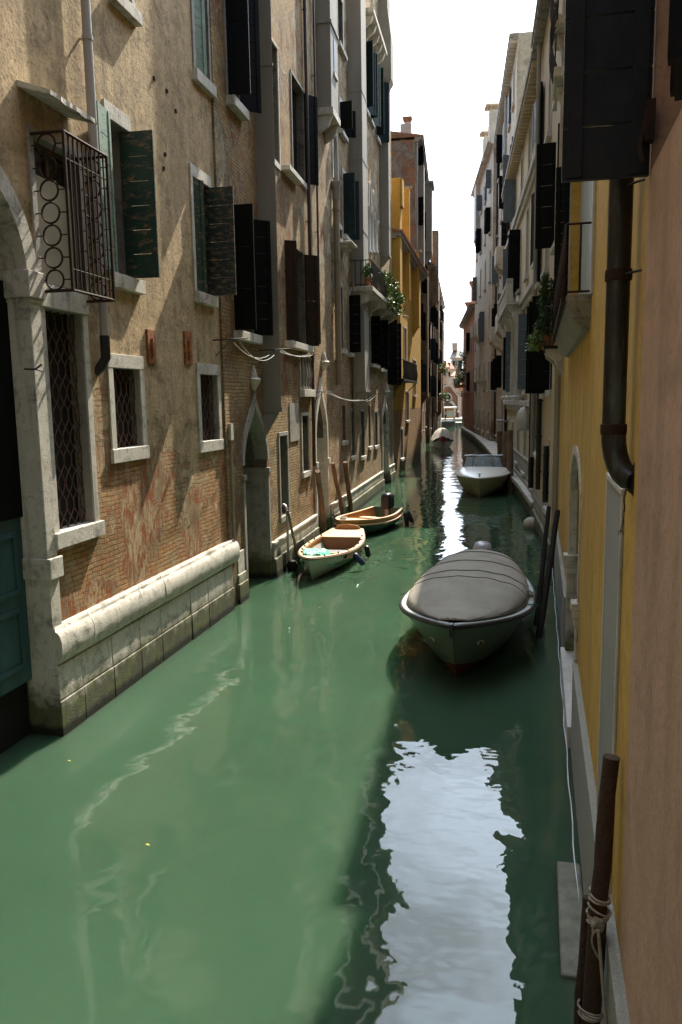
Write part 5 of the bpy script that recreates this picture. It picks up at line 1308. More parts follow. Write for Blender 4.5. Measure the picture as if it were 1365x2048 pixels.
# houses behind the church
MH = simple('far_cream_plaster', (.50, .42, .32), .9, var=.15, scale=.5); MH2 = simple('far_salmon_plaster', (.45, .27, .19), .9, var=.15, scale=.5); MH3 = simple('far_grey_pink_plaster', (.40, .31, .27), .9, var=.15, scale=.5)
for a, b_, ty, Y, mt, lab, rf in ((880, 897, 735, 176, MH2, 'salmon house with a red roof left behind the church', 4), (889, 906, 738, 188, MH, 'cream house with tall blank front behind the church gable', 5), (903, 925, 716, 200, MH3, 'grey pink house with attic terrace, highest behind the church', 6), (905, 930, 752, 170, MH, 'low cream house right behind the church', 3), (918, 935, 775, 160, MH2, 'low red house at the right of the church', 3), (860, 882, 745, 180, MH3, 'grey pink house far left behind the church', 3)):
    x0, z = fp(a, ty, Y); x1, _ = fp(b_, ty, Y); h_ = tag(empty('far_house', (0, 0, 0)), lab, 'house', 'far houses across the water')
    MB().box(x0, x1, Y, Y + 8, .9, z).build('wall', mt, h_)
    e = .4; MB().add([(x0 - e, Y - e, z + .02), (x1 + e, Y - e, z + .02), (x1 + e, Y + 8.4, z + .02), (x0 - e, Y + 8.4, z + .02), (x0 + .4, Y + 4, z + rf * .35), (x1 - .4, Y + 4, z + rf * .35)], [(0, 1, 5, 4), (1, 2, 5), (2, 3, 4, 5), (3, 0, 4), (0, 3, 2, 1)]).build('roof', M['tile'] if rf != 6 else M['cement'], h_)
    k = max(1, int((x1 - x0) / 1.3))
    for i in range(k):
        for zz in np.arange(z - 1.9, 2.5, -3.0):
            c = x0 + (x1 - x0) * (i + .5) / k; w = MB().box(c - .38, c + .38, Y - .03, Y + .05, zz, zz + 1.2).build('window', M['dark_glass'], h_)
            MB().box(c - .8, c - .4, Y - .06, Y + .02, zz, zz + 1.2).box(c + .4, c + .8, Y - .06, Y + .02, zz, zz + 1.2).build('shutter', M['boat_grey'], w)
    if rf == 6:
        MB().box(x0 + .2, x1 - 1.2, Y + 1, Y + 4, z + 2.0, z + 3.6).box(x0 + .1, x1 - 1.1, Y + .9, Y + 4.1, z + 3.6, z + 3.75).build('attic', MH3, h_)
    else: MB().box(x0 + .8, x0 + 1.4, Y + 1, Y + 1.6, z + .3, z + 1.6).build('chimney', M['tile'], h_)

# waterbus stop
WY = 127.0
WS = tag(empty('waterbus_stop', (0, WY, 0)), 'floating waterbus stop with white roof and yellow banded panel at the canal mouth', 'landing stage')
def wx(px): return at(px, 840, WY)[0]
MB().box(wx(866), wx(911), 0, 5, -.3, at(890, 843, WY)[2]).build('pontoon', simple('dark_pontoon_steel', (.035, .04, .042), .6), WS, .08)
zf = at(890, 843, WY)[2]; zr = at(890, 817, WY)[2]
MB().box(wx(866), wx(914), -.3, 5, zr, zr + .22).build('roof', M['white_paint'], WS)
m = MB()
for px in (869, 889, 909):
    for y in (.2, 4.6): m.box(wx(px) - .06, wx(px) + .06, y - .06, y + .06, zf, zr)
m.build('post', M['steel'], WS)
o = MB().box(wx(893.5), wx(907), .3, .42, zf + .5, zr - .15).build('panel', simple('pale_blue_panel', (.42, .52, .54), .4, var=.05), WS)
h = zr - zf - .65
MB().box(wx(893.4), wx(907.1), .27, .3, zr - .15 - h * .16, zr - .15).box(wx(893.4), wx(907.1), .27, .3, zf + .5, zf + .5 + h * .16).build('band', simple('orange_yellow_band', (.62, .30, .03), .5, var=.05), o)
MB().box(wx(907), wx(911), .3, 4.6, zf, zf + 1.0).box(wx(866), wx(878), .2, .26, zf + .3, zf + 1.0).build('railing', M['boat_grey'], WS)
MB().box(wx(912), wx(925), 3, 9, -.3, .5).build('gangway', simple('green_gangway', (.10, .13, .09), .7), WS)

def person(px, Y, z0, h, shirt, trouser, label, face=0.0):
    x = at(px, 840, Y)[0]; o = tag(empty('person', (x, Y, z0), face), label, 'person')
    k = h / 1.72
    V = [(0, 0, .95), (0, 0, 1.2), (0, 0, 1.42), (0, 0, 1.5), (0, -.02, 1.62), (0, -.01, 1.70), (.1, 0, .92), (.11, -.02, .5), (.11, .02, .08), (.11, -.12, .04), (-.1, 0, .92), (-.11, .05, .5), (-.12, .1, .08), (-.12, -.03, .04),
         (.19, 0, 1.4), (.24, -.02, 1.14), (.23, -.12, .92), (.22, -.17, .82), (-.19, 0, 1.4), (-.24, .02, 1.14), (-.24, -.06, .9), (-.24, -.1, .8)]
    E_ = [(0, 1), (1, 2), (2, 3), (3, 4), (4, 5), (0, 6), (6, 7), (7, 8), (8, 9), (0, 10), (10, 11), (11, 12), (12, 13), (2, 14), (14, 15), (15, 16), (16, 17), (2, 18), (18, 19), (19, 20), (20, 21)]
    Rr = [.15, .14, .15, .06, .1, .085, .095, .065, .045, .04, .095, .065, .045, .04, .06, .045, .035, .03, .06, .045, .035, .03]
    def skin(name, idx, mat, grow, par):
        mp_ = {v: i for i, v in enumerate(idx)}
        me = bpy.data.meshes.new(name); me.from_pydata([tuple(c * k for c in V[i]) for i in idx], [(mp_[a], mp_[b]) for a, b in E_ if a in mp_ and b in mp_], [])
        ob = bpy.data.objects.new(name, me); COL.objects.link(ob); ob.parent = par; me.materials.append(mat)
        ob.modifiers.new('skin', 'SKIN')
        for i, v in enumerate(me.skin_vertices[0].data): v.radius = (Rr[idx[i]] * k + grow,) * 2
        me.skin_vertices[0].data[0].use_root = True
        sb = ob.modifiers.new('sub', 'SUBSURF'); sb.levels = 1; sb.render_levels = 1
        return ob
    skin('body', list(range(22)), simple('skin', (.45, .27, .19), .6), 0, o)
    skin('shirt', [0, 1, 2, 14, 15, 18, 19], shirt, .02, o); skin('trousers', [0, 6, 7, 8, 10, 11, 12], trouser, .022, o)
    MB().lathe([(0, .0), (.11, .01), (.115, .08), (.08, .14), (0, .16)], (0, .015 * k, 1.62 * k), 10).build('hair', M['black'], o)
person(891, WY + 1.6, zf + .003, 1.72, simple('pale_blue_shirt', (.42, .46, .62), .8), simple('dark_trousers', (.02, .02, .03), .8), 'person in a pale blue shirt and dark trousers standing on the waterbus stop', .6)
person(917, FY + 4, .903, 1.7, simple('white_shirt', (.6, .58, .55), .8), simple('dark_trousers', (.02, .02, .03), .8), 'person in a white shirt walking on the far quay right of the waterbus stop', 1.5)

# ================================================================== BOATS
def boat_root(name, bow, stern, label, cat='boat'):
    a = np.array(bow, float); b = np.array(stern, float); c = (a + b) / 2; d = a - b
    return tag(empty(name, (c[0], c[1], 0), math.atan2(d[1], d[0])), label, cat), float(np.linalg.norm(d))
class Hull:
    def __init__(s, L, B, z0, zb, zt=None, draft=.18, tm=.5, bp=2.2, tr=.75, flare=.55, rake=.35, chine=1.0):
        s.L, s.B, s.z0, s.zb, s.zt, s.draft, s.tm, s.bp, s.tr, s.flare, s.rake, s.ch = L, B, z0, zb, zt or z0, draft, tm, bp, tr, flare, rake, chine
    def half(s, t):
        if t <= s.tm: return s.B / 2 * (s.tr + (1 - s.tr) * math.sin(t / s.tm * math.pi / 2))
        u = (t - s.tm) / (1 - s.tm); return s.B / 2 * max(0.0, 1 - u ** s.bp) ** (.8 if s.bp > 2 else 1.0)
    def sheer(s, t): return s.z0 + (s.zb - s.z0) * max(0, (t - .35) / .65) ** 2 + (s.zt - s.z0) * max(0, (.35 - t) / .35) ** 2
    def pt(s, t, u, side=1, ins=0.0, drop=0.0):
        """t along the boat 0 stern .. 1 bow, u 0 keel .. 1 sheer"""
        zs = s.sheer(t) - drop; h = max(0.0, s.half(t) - ins)
        zk = -s.draft + (s.draft * .9) * max(0, (t - .7) / .3) ** 2
        z = zk + (zs - zk) * u
        fl_ = s.flare * (1 - .85 * max(0, (t - .55) / .45) ** 1.2); y = h * (fl_ * min(1, u / .35) ** .6 + (1 - fl_) * u)
        x = -s.L / 2 + s.L * t + s.rake * (u - .35) * t ** 5
        return (x, side * y, z)
def hull(h, name, mat, par, ins=0.0, n=22, k=7, drop=0.0, ts=None, transom=True, umin=0.0):
    m = MB(); ts = ts or [1 - (1 - i / n) ** 1.25 for i in range(n + 1)]
    us = [umin + (1 - umin) * j / k for j in range(k + 1)]
    rings = [[h.pt(t, u, 1, ins, drop) for u in us[::-1]] + [h.pt(t, u, -1, ins, drop) for u in us[1 if umin == 0 else 0:]] for t in ts]
    m.loft(rings, closed=False)
    if transom: m.add(rings[0], [tuple(range(len(rings[0])))])
    return m.build(name, mat, par)
def gunwale(h, name, mat, par, r=.03, out=0.0, dz=0.0, n=40, closed=True, t0=0.0):
    m = MB(); P = []
    for i in range(n + 1):
        t = t0 + (1 - t0) * (1 - (1 - i / n) ** 1.3); x, y, z = h.pt(t, 1, 1); P.append((x, y + out * (1 if t < .999 else 0), z + dz))
    Q = [(x, -y, z) for x, y, z in P[::-1]]
    m.tube(P + Q[1:], r, 8)
    return m.build(name, mat, par)
def deckband(h, name, mat, par, w, dz=0.0, t0=0.0, t1=1.0, n=30, th=.03):
    m = MB()
    for sd in (1, -1):
        R_ = []
        for i in range(n + 1):
            t = t0 + (t1 - t0) * (1 - (1 - i / n) ** 1.2); x, y, z = h.pt(t, 1, 1); yi = max(0.0, y - w)
            R_.append([(x, sd * y, z + dz), (x, sd * yi, z + dz), (x, sd * yi, z + dz - th), (x, sd * y, z + dz - th)])
        m.loft(R_, closed=True, smooth=False)
    return m.build(name, mat, par)
def outboard(par, x, z, s, mat, y=0.0, name='outboard_motor'):
    o = MB().loft([[(x + a * s, y + b * s * w, z + c * s) for a, b in ((.22, -.13), (.22, .13), (.1, .17), (-.2, .17), (-.3, .1), (-.3, -.1), (-.2, -.17), (.1, -.17))] for c, w in ((0, .75), (.06, .95), (.3, 1.0), (.42, .9))]).build(name, mat, par, fix=True)
    m = MB().loft([[(x + a * s * q, y + b * s * q, z + c * s) for a, b in ((.22, -.13), (.22, .13), (.1, .17), (-.2, .17), (-.3, .1), (-.3, -.1), (-.2, -.17), (.1, -.17))] for c, q in ((.42, .9), (.48, .78), (.51, .5), (.515, .05))]); m.build('cowling_top', mat, o)
    MB().box(x - .07 * s, x + .07 * s, y - .06 * s, y + .06 * s, z - .75 * s, z).box(x - .22 * s, x + .16 * s, y - .03 * s, y + .03 * s, z - .55 * s, z - .52 * s).build('leg', M['motor_grey'], o)
    return o

# --- big covered boat in front
BB, L_ = boat_root('covered_boat', (.08, 11.36), (.66, 16.0), 'large grey-green boat under a taupe canvas cover with painted eyes on its bow')
h = Hull(L_, 2.2, .74, .98, .72, draft=.2, tm=.50, bp=3.0, tr=.68, flare=.46, rake=.60)
hb = hull(h, 'hull', M['hull_green'], BB, n=30, k=9)
# red bottom paint just proud of the hull
m = MB(); ts = [1 - (1 - i / 30) ** 1.25 for i in range(31)]
for sd in (1, -1):
    m.loft([[(p[0] + .004, p[1] + sd * .004, p[2]) for p in (h.pt(t, u, sd) for u in (.05, .12, .19, .26 + .03 * t))] for t in ts], closed=False)
m.build('bottom_paint', M['antifoul'], hb, fix=False)
gunwale(h, 'rubbing_strip', M['rubber'], BB, .036, .010, -.01)
deckband(h, 'side_deck', M['boat_grey'], BB, .15, .03, 0, .995)
# canvas cover: lofted over hoops
m = MB(); N = 22; K = 20; rings = []
for i in range(N + 1):
    t = i / N * .955 + .005; x, y, z = h.pt(t, 1, 1); yi = max(.03, y - .10)
    hh = .45 * (1 - (t / .62 - .25) ** 2 * .25) if t < .62 else .44 * max(0, 1 - (t - .62) / .36) ** 1.0
    if t < .08: hh *= .55 + t / .08 * .45
    rib = .018 * (1 if i % 4 == 0 else 0) if t < .66 else 0
    rings.append([(x + .02 * math.sin(j * 2.1 + i), yi * math.cos(math.pi * j / K), z + .05 + (hh + rib) * math.sin(math.pi * j / K) ** (.8 if t < .62 else .72) + .006 * math.sin(j * 1.9 + i * 1.3)) for j in range(K + 1)])
m.loft(rings, closed=False); m.add(rings[0], [tuple(range(K + 1))]); m.add(rings[-1], [tuple(range(K + 1))[::-1]])
cv = m.build('canvas_cover', M['canvas'], BB, solid=.012)
m = MB()
for i in (4, 8, 12, 14): m.tube([(p[0], p[1], p[2] + .014) for p in rings[i]], .007, 5, cap=False)
m.tube([(p[0], p[1] * 1.01, z_ + .045) for p, z_ in ((r_[0], r_[0][2] - .04) for r_ in rings)], .012, 5); m.tube([(r_[-1][0], r_[-1][1] * 1.01, r_[-1][2] + .005) for r_ in rings], .012, 5)
m.build('cover_seam', simple('dark_canvas_seam', (.13, .11, .09), .9), cv)
outboard(BB, -L_ / 2 - .05, .70, 1.15, M['motor_grey'])
q = h.pt(1, 1, 1); m = MB().box(q[0] - .06, q[0] + .05, -.03, .03, .82, 1.02); m.build('stem_post', M['rubber'], BB, .012)
for sd in (1, -1):
    t, u = .925, .66; c = Vector(h.pt(t, u, sd)); tx = (Vector(h.pt(t + .02, u, sd)) - Vector(h.pt(t - .02, u, sd))).normalized(); tz = (Vector(h.pt(t, u + .05, sd)) - Vector(h.pt(t, u - .05, sd))).normalized(); nn = tx.cross(tz).normalized() * (1 if tx.cross(tz).y * sd > 0 else -1)
    def disc(a, bb, off, th=.004, N=16): return MB().loft([[tuple(c + tx * a * math.cos(2 * math.pi * k / N) + tz * bb * math.sin(2 * math.pi * k / N) + nn * q) for k in range(N)] for q in (off - th, off)], smooth=False).add([tuple(c + tx * a * math.cos(2 * math.pi * k / N) + tz * bb * math.sin(2 * math.pi * k / N) + nn * off) for k in range(N)], [tuple(range(N))])
    e = disc(.085, .04, .014, .02).build('painted_eye', M['eye_white'], hb)
    disc(.042, .032, .018, .006).build('iris', M['antifoul'], e); disc(.018, .02, .021, .004).build('pupil', M['black'], e)
rr = random.Random(3); m = MB()
for sd in (1, -1):
    P_ = []
    for k in range(60):
        t = .08 + .84 * k / 59; x, y, z = h.pt(t, 1, sd); P_.append((x, y - sd * (.10 + (.035 if k % 2 else -.02)), z + .05 + rr.uniform(0, .02)))
    m.tube(P_, .006, 5)
m.build('lacing', M['rope'], cv)
x, y, z = h.pt(.55, 1, 1)
m = MB()
for k in range(4): m.tube([(x - .2 + .1 * math.cos(a) * (1 + k * .1), y - .06 + .05 * math.sin(a), z + .05 + .02 * k + .015 * math.sin(a * 3 + k)) for a in np.linspace(0, 6.3, 20)], .011, 6)
m.build('rope_coil', M['rope'], BB)
m = MB(); m.tube([(x + .5, y - .08 + .05 * math.sin(k), z + .06 + .03 * math.cos(k * 1.3)) if k < 6 else (x + .5 - .02 * k, y + .05 + .008 * k, z + .06 - .03 * (k - 6)) for k in range(9)], .008, 5); m.build('green_cord', simple('green_cord', (.02, .16, .10), .7), BB)
m = MB()
for sd in (1, -1):
    for t in (.35, .5): a = h.pt(t, 1, sd); m.tube([(a[0] - .09, a[1] - sd * .09, a[2] + .07), (a[0] + .09, a[1] - sd * .09, a[2] + .07)], .012, 6).box(a[0] - .02, a[0] + .02, a[1] - sd * .09 - .02, a[1] - sd * .09 + .02, a[2] + .03, a[2] + .07)
m.build('cleat', M['steel'], BB)

# --- open wooden boat with the green tarp
OB, L_ = boat_root('open_boat', (-3.23, 17.75), (-2.98, 22.6), 'open pale green rowing boat with wooden trim and a green tarp in its bow')
h = Hull(L_, 1.5, .40, .60, .48, draft=.12, tm=.42, bp=2.3, tr=.62, flare=.62, rake=.30)
o = hull(h, 'hull', M['hull_pale'], OB, n=26); hull(h, 'lining', M['hull_grey'], OB, ins=.05, drop=.02, transom=False, umin=.18)
gunwale(h, 'rubbing_strip', M['old_wood'], OB, .022, .006, -.03); deckband(h, 'gunwale', M['pale_ply'], OB, .10, .012, 0, 1)
deckband(h, 'inner_rail', M['orange_wood'], OB, .115, -.025, .12, .72, th=.13)
def fl(t, ins=.07, u=.34): p = h.pt(t, u, 1); return p[0], max(0, p[1] - ins), p[2]
m = MB(); m.loft([[(fl(t)[0], fl(t)[1], fl(t)[2]), (fl(t)[0], -fl(t)[1], fl(t)[2])] for t in np.linspace(.05, .9, 12)], closed=False, smooth=False); m.build('floor', simple('wet_olive_floor', (.13, .12, .04), .4), OB, solid=.02)
a = h.pt(.0, 1, 1); c = h.pt(.21, 1, 1)
m = MB(); m.loft([[(h.pt(t, 1)[0], sd * (h.pt(t, 1)[1] - .06), h.pt(t, 1)[2] - .015) for sd in (1, -1)] for t in np.linspace(.01, .21, 5)], closed=False, smooth=False); m.build('stern_deck', M['pale_ply'], OB, solid=.025)
m = MB(); q = h.pt(.21, 1, 1); q2 = fl(.21); m.add([(q[0], q[1] - .07, q[2] - .03), (q[0], -q[1] + .07, q[2] - .03), (q2[0], -q2[1], q2[2]), (q2[0], q2[1], q2[2])], [(0, 1, 2, 3)]); m.build('stern_bulkhead', simple('red_brown_wood', (.28, .10, .045), .5, var=.2), OB, solid=.02)
q = h.pt(.0, 1, 1); MB().prism([(-.46, q[2] - .05), (.46, q[2] - .05), (.3, q[2] + .10), (0, q[2] + .14), (-.3, q[2] + .10)], .04, 'x', q[0] - .01).build('transom_top', M['orange_wood'], OB)
q = h.pt(.62, 1, 1); MB().box(q[0] - .05, q[0] + .05, -q[1] + .05, q[1] - .05, q[2] - .12, q[2] - .085).build('thwart', M['pale_ply'], OB)
q = h.pt(.40, 1, 1); MB().box(q[0] - .3, q[0] + .12, -.4, .4, fl(.4)[2] + .02, fl(.4)[2] + .10).build('floor_box', simple('slate_grey_box', (.17, .18, .19), .5), OB, .02)
m = MB(); m.loft([[(h.pt(t, 1)[0], sd * max(.0, h.pt(t, 1)[1] - .05), h.pt(t, 1)[2] + .004) for sd in (1, -1)] for t in np.linspace(.86, .995, 6)], closed=False, smooth=False); m.build('fore_deck', M['hull_pale'], OB, solid=.02)
m = MB()
for sd in (1, -1):
    for t in np.linspace(.2, .9, 7): p_ = h.pt(t, 1, sd); m.box(p_[0] - .025, p_[0] + .025, p_[1] - sd * .07 - .02, p_[1] - sd * .07 + .02, p_[2] + .02, p_[2] + .05)
m.build('rowlock_block', M['black'], OB)
# tarp heap (its own thing, lying in the boat)
TP = []
for i in range(19):
    t = .57 + .335 * i / 18; r_ = []
    for j in range(15):
        v = j / 14 * 2 - 1; p_ = h.pt(t, 1, 1); yw_ = max(.02, p_[1] - .10) * v
        zf_ = fl(t)[2] + .08; top_ = p_[2] + .035
        f_ = min(1, max(0, (t - .57) / .10)); f_ *= 1 if v < .2 else max(.1, 1 - (v - .2) * 1.7 + (t - .74) * 5)
        z_ = zf_ + (top_ - zf_) * min(1, f_) + (.028 * math.sin(i * 2.1 + v * 3) + .02 * math.sin(j * 2.4 + i * .6)) * min(1, f_)
        r_.append((p_[0], yw_, z_))
    TP.append(r_)
m = MB(); m.loft(TP, closed=False); tp = m.build('tarp', M['tarp'], None, solid=.008)
tp.matrix_world = Matrix.Translation(OB.location) @ Matrix.Rotation(OB.rotation_euler.z, 4, 'Z')
tag(tp, 'crumpled bright green tarp lying in the bow of the open boat', 'tarp')
def fender(root, h, t, sd, mat, L, r, lab, tilt=0.0, drop=.05, group='boat fenders'):
    W_ = Matrix.Translation(root.location) @ Matrix.Rotation(root.rotation_euler.z, 4, 'Z')
    p_ = W_ @ Vector(h.pt(t, 1, sd)); q_ = W_ @ Vector(h.pt(t, 1, sd * 1.001)); n_ = (W_.to_3x3() @ Vector((0, sd, 0)))
    f_ = tag(empty('fender', p_ + n_ * (r + .03)), lab, 'fender', group)
    d_ = Vector((n_.x * tilt, n_.y * tilt, -1)).normalized(); prof = [(0, .02), (.35, .04), (.9, .12), (1, .25), (1, .75), (.9, .88), (.35, .96), (0, .98)]
    pts = [d_ * (drop + L * z) for _, z in prof]
    MB().tube(pts, [max(.002, r * q) for q, _ in prof], 12).build('body', mat, f_)
    MB().tube([-n_ * (r + .03) + Vector((0, 0, .03)), Vector((0, 0, .03)), d_ * (drop + .03)], .007, 5).build('lanyard', M['rope'], f_)
# camera-right side of this boat is its port or starboard depending on heading: pick by world x
def sd_right(root): return 1 if (Matrix.Rotation(root.rotation_euler.z, 3, 'Z') @ Vector((0, 1, 0))).x > 0 else -1
fender(OB, h, .70, sd_right(OB), M['navy'], .42, .075, 'navy fender floating off the near side of the open rowing boat', .9, .04)
fender(OB, h, .40, sd_right(OB), M['black'], .36, .07, 'short dark fender behind the navy one on the open rowing boat', .2, .04)

# --- wooden motor boat behind it
WB, L_ = boat_root('wooden_motorboat', (-3.25, 23.4), (-2.12, 26.7), 'dark green wooden motorboat with orange varnished top plank and black outboard')
h = Hull(L_, 1.55, .50, .62, .56, draft=.12, tm=.45, bp=2.4, tr=.75, flare=.62, rake=.22)
hull(h, 'hull', M['hull_teal'], WB, n=24); hull(h, 'lining', M['orange_wood'], WB, ins=.05, drop=.02, transom=False, umin=.3)
m = MB(); ts = [1 - (1 - i / 24) ** 1.25 for i in range(25)]
for sd in (1, -1): m.loft([[(p[0] + .003, p[1] + sd * .006, p[2] + .002) for p in (h.pt(t, u, sd) for u in (.76, .88, 1.0))] for t in ts], closed=False)
m.build('top_plank', M['orange_wood'], WB, fix=False)
gunwale(h, 'rubbing_strip', M['pale_ply'], WB, .02, .012, -.15); deckband(h, 'gunwale', M['pale_ply'], WB, .08, .012, 0, 1)
m = MB(); m.loft([[(h.pt(t, 1)[0], sd * max(0, h.pt(t, 1)[1] - .07), h.pt(t, 1)[2] - .03) for sd in (1, -1)] for t in np.linspace(.70, .99, 6)], closed=False, smooth=False); m.build('fore_deck', M['pale_ply'], WB, solid=.025)
m = MB(); m.loft([[(h.pt(t, .4)[0], sd * max(0, h.pt(t, .4)[1] - .07), h.pt(t, .4)[2]) for sd in (1, -1)] for t in np.linspace(.03, .8, 8)], closed=False, smooth=False); m.build('floor', M['pale_ply'], WB, solid=.02)
for t in (.25, .5): q = h.pt(t, 1, 1); MB().box(q[0] - .14, q[0] + .14, -q[1] + .06, q[1] - .06, q[2] - .22, q[2] - .18).build('seat', M['pale_ply'], WB)
outboard(WB, -L_ / 2 + .02, .52, 1.05, M['motor'])
m = MB(); q = h.pt(.96, 1, 1)
for k in range(3): m.tube([(q[0] - .05 + .1 * math.cos(a), .1 * math.sin(a), q[2] + .03 + .025 * k) for a in np.linspace(0, 6.3, 16)], .013, 6)
m.build('rope_coil', M['white_rope'], WB)
s_ = sd_right(WB)
fender(WB, h, .06, s_, M['black'], .55, .08, 'black fender hanging from the stern corner of the wooden motorboat', .15, .06)
fender(WB, h, .005, s_, M['black'], .50, .08, 'black fender swinging out behind the stern corner of the wooden motorboat', .5, .06)
# --- cream cabin launch
ML, L_ = boat_root('launch', (1.28, 33.9), (1.75, 39.2), 'cream launch with a wraparound windscreen moored at the right')
h = Hull(L_, 2.45, .90, .86, .85, draft=.2, tm=.45, bp=3.2, tr=.82, flare=.66, rake=.35)
o = hull(h, 'hull', M['hull_olive'], ML, n=26); gunwale(h, 'rubbing_strip', M['gelcoat'], ML, .035, .015, 0)
m = MB(); ts = np.linspace(.44, .995, 14); K = 10
m.loft([[(h.pt(t, 1)[0], h.pt(t, 1)[1] * math.cos(math.pi * j / K), h.pt(t, 1)[2] + .03 + .20 * math.sin(math.pi * j / K) ** .7 * min(1, (1 - t) * 2.0)) for j in range(K + 1)] for t in ts], closed=False); m.build('fore_deck', M['gelcoat'], ML)
deckband(h, 'side_deck', M['gelcoat'], ML, .25, .03, 0, .46)
m = MB(); m.loft([[(h.pt(t, .5)[0], sd * (h.pt(t, .5)[1] - .1), h.pt(t, .5)[2]) for sd in (1, -1)] for t in np.linspace(.02, .5, 6)], closed=False, smooth=False); m.build('floor', M['boat_grey'], ML, solid=.02)
for sd in (1, -1):
    m = MB(); m.loft([[(h.pt(t, u)[0], sd * (h.pt(t, u)[1] - .22), h.pt(t, u)[2]) for u in (.5, 1.0)] for t in np.linspace(.02, .46, 6)], closed=False); m.build('coaming', M['gelcoat'], ML, solid=.02)
x0 = h.pt(.46, 1)[0]; yb_ = h.half(.5) - .34; zb_ = h.sheer(.5) + .19; A = [(x0 - .9, -yb_), (x0 - .1, -yb_), (x0 + .15, -yb_ * .55), (x0 + .22, 0), (x0 + .15, yb_ * .55), (x0 - .1, yb_), (x0 - .9, yb_)]
gm, gnt, gb = new_mat('windscreen_glass'); gb.inputs['Base Color'].default_value = (.42, .50, .56, 1); gb.inputs['Roughness'].default_value = .05; gb.inputs['Metallic'].default_value = .0; gb.inputs['Alpha'].default_value = .55
m = MB(); m.loft([[(x, y, zb_), (x - .22, y * .86, zb_ + .46)] for x, y in A], closed=False, smooth=False); w = m.build('windscreen', gm, ML, solid=.008)
m = MB(); m.tube([(x - .22, y * .86, zb_ + .46) for x, y in A], .022, 6); m.tube([(x, y, zb_) for x, y in A], .02, 6)
for x, y in A: m.tube([(x, y, zb_), (x - .22, y * .86, zb_ + .46)], .02, 6)
m.build('windscreen_frame', M['steel'], w); m = MB()
for y in (-.35, .45): m.tube([(x0 + .2, y + .12, zb_ + .03), (x0 + .08, y - .14, zb_ + .28)], .012, 5)
m.build('wiper', M['black'], w)
m = MB(); rr = random.Random(2); m.loft([[(x0 - .55 + .1 * math.cos(a), y, zb_ + .49 + .05 * math.sin(a) + .012 * math.sin(y * 9)) for a in np.linspace(0, 2 * math.pi, 9)[:-1]] for y in np.linspace(-yb_, yb_, 14)]); m.build('folded_hood', M['motor'], ML)
q = h.pt(.96, 1, 1); m = MB().lathe([(.05, 0), (.03, .05), (.03, .14), (.05, .16), (.0, .17)], (q[0], 0, q[2] + .04), 10).tube([(q[0], -.12, q[2] + .20), (q[0], 0, q[2] + .13), (q[0], .12, q[2] + .20)], .016, 6); m.build('bow_bitt', M['steel'], ML)
# --- far boat under a pale cover
FB, L_ = boat_root('tented_boat', (-.75, 74.6), (-.60, 69.2), 'small far boat under a pale tent cover with a red outboard')
h = Hull(L_, 2.0, .62, .85, .62, draft=.15, tm=.5, bp=2.4, tr=.85, flare=.6, rake=.3)
hull(h, 'hull', M['hull_grey'], FB, n=20); gunwale(h, 'rubbing_strip', M['hull_teal'], FB, .04, .01, 0); m = MB()
m.loft([[(h.pt(t, 1)[0], (h.pt(t, 1)[1] + .03) * v, h.pt(t, 1)[2] + .05 + (1.0 if t < .6 else 1.0 - (t - .6) * 2) * (.3 + .7 * min(1, t * 6)) * (1 - abs(v) ** 2.4) + .02 * math.cos(v * 20)) for v in np.linspace(-1, 1, 19)] for t in np.linspace(.0, .97, 12)], closed=False)
m.build('tent_cover', M['canvas_light'], FB)
outboard(FB, -L_ / 2 - .25, .55, 1.15, M['red'])

# ================================================================== POSTS, ROPES, BUOY
def post(P0, P1, r0, r1, mat, label, grp, name='mooring_pole', wob=.02, n=9, seed=1):
    rr = random.Random(seed); a, b = Vector(P0), Vector(P1); o = tag(empty(name, a), label, 'mooring pole', grp); pts = []; rs = []
    for k in range(n + 1):
        t = k / n; q = (b - a) * t; pts.append(q + Vector((rr.uniform(-wob, wob), rr.uniform(-wob, wob), 0)) * (1 if 0 < k < n else .3)); rs.append((r0 + (r1 - r0) * t) * rr.uniform(.94, 1.06))
    MB().tube(pts, rs, 12).build('shaft', mat, o); return o, a, b
def low(px, py, z=0.0, dz=-.5):
    x, y = gnd(px, py, z); return (x, y, z)
def pole(pb, pt, Yt, r, mat, label, grp, seed, wob=.015):
    x, y = gnd(*pb); t_ = at(pt[0], pt[1], Yt); a = Vector((x, y, 0)); b = Vector(t_); a2 = a - (b - a).normalized() * .6
    return post(tuple(a2), tuple(b), r * 1.05, r * .9, mat, label, grp, wob=wob, seed=seed)
GL = 'mooring poles along the left houses'; GR = 'mooring poles along the right houses'
pole((651, 1082), (636, 942), 21.6, .085, M['post_wood'], 'thick brown pole at the second water gate behind the open boat', GL, 1)
pole((690, 1050), (666, 926), 25.4, .075, M['post_wood'], 'thin leaning brown pole left of the wooden motorboat', GL, 2)
pole((704, 1034), (691, 924), 27.2, .085, M['post_wood'], 'straight brown pole behind the wooden motorboat', GL, 3)
pole((598, 1128), (575, 1020), 18.6, .035, M['post_wood'], 'thin bent stick beside the narrow slit window', GL, 4)
s, z = L2.at(572, 1012, .15); z0 = L2.at(578, 1128, .15)[1]
x_, y_, _ = L2.w(s, -.18, 0); pp = tag(empty('standpipe', (x_, y_, 0)), 'grey iron pipe with a hooked top by the narrow slit window', 'pipe')
MB().tube([(0, 0, -.3), (0, 0, z - .1), (-.05, .05, z), (-.12, .12, z + .02)], .035, 8).build('tube', M['zinc'], pp)
MB().lathe([(0, -.18), (.1, -.14), (.15, 0), (.1, .12), (0, .15)], (.12, -.12, .12), 12).build('float', M['dark_wood'], pp)
pole((1074, 1250), (1098, 1014), 16.2, .05, M['dark_wood'], 'black slanting pole behind the covered boat, the farther of two', GR, 5, .006)
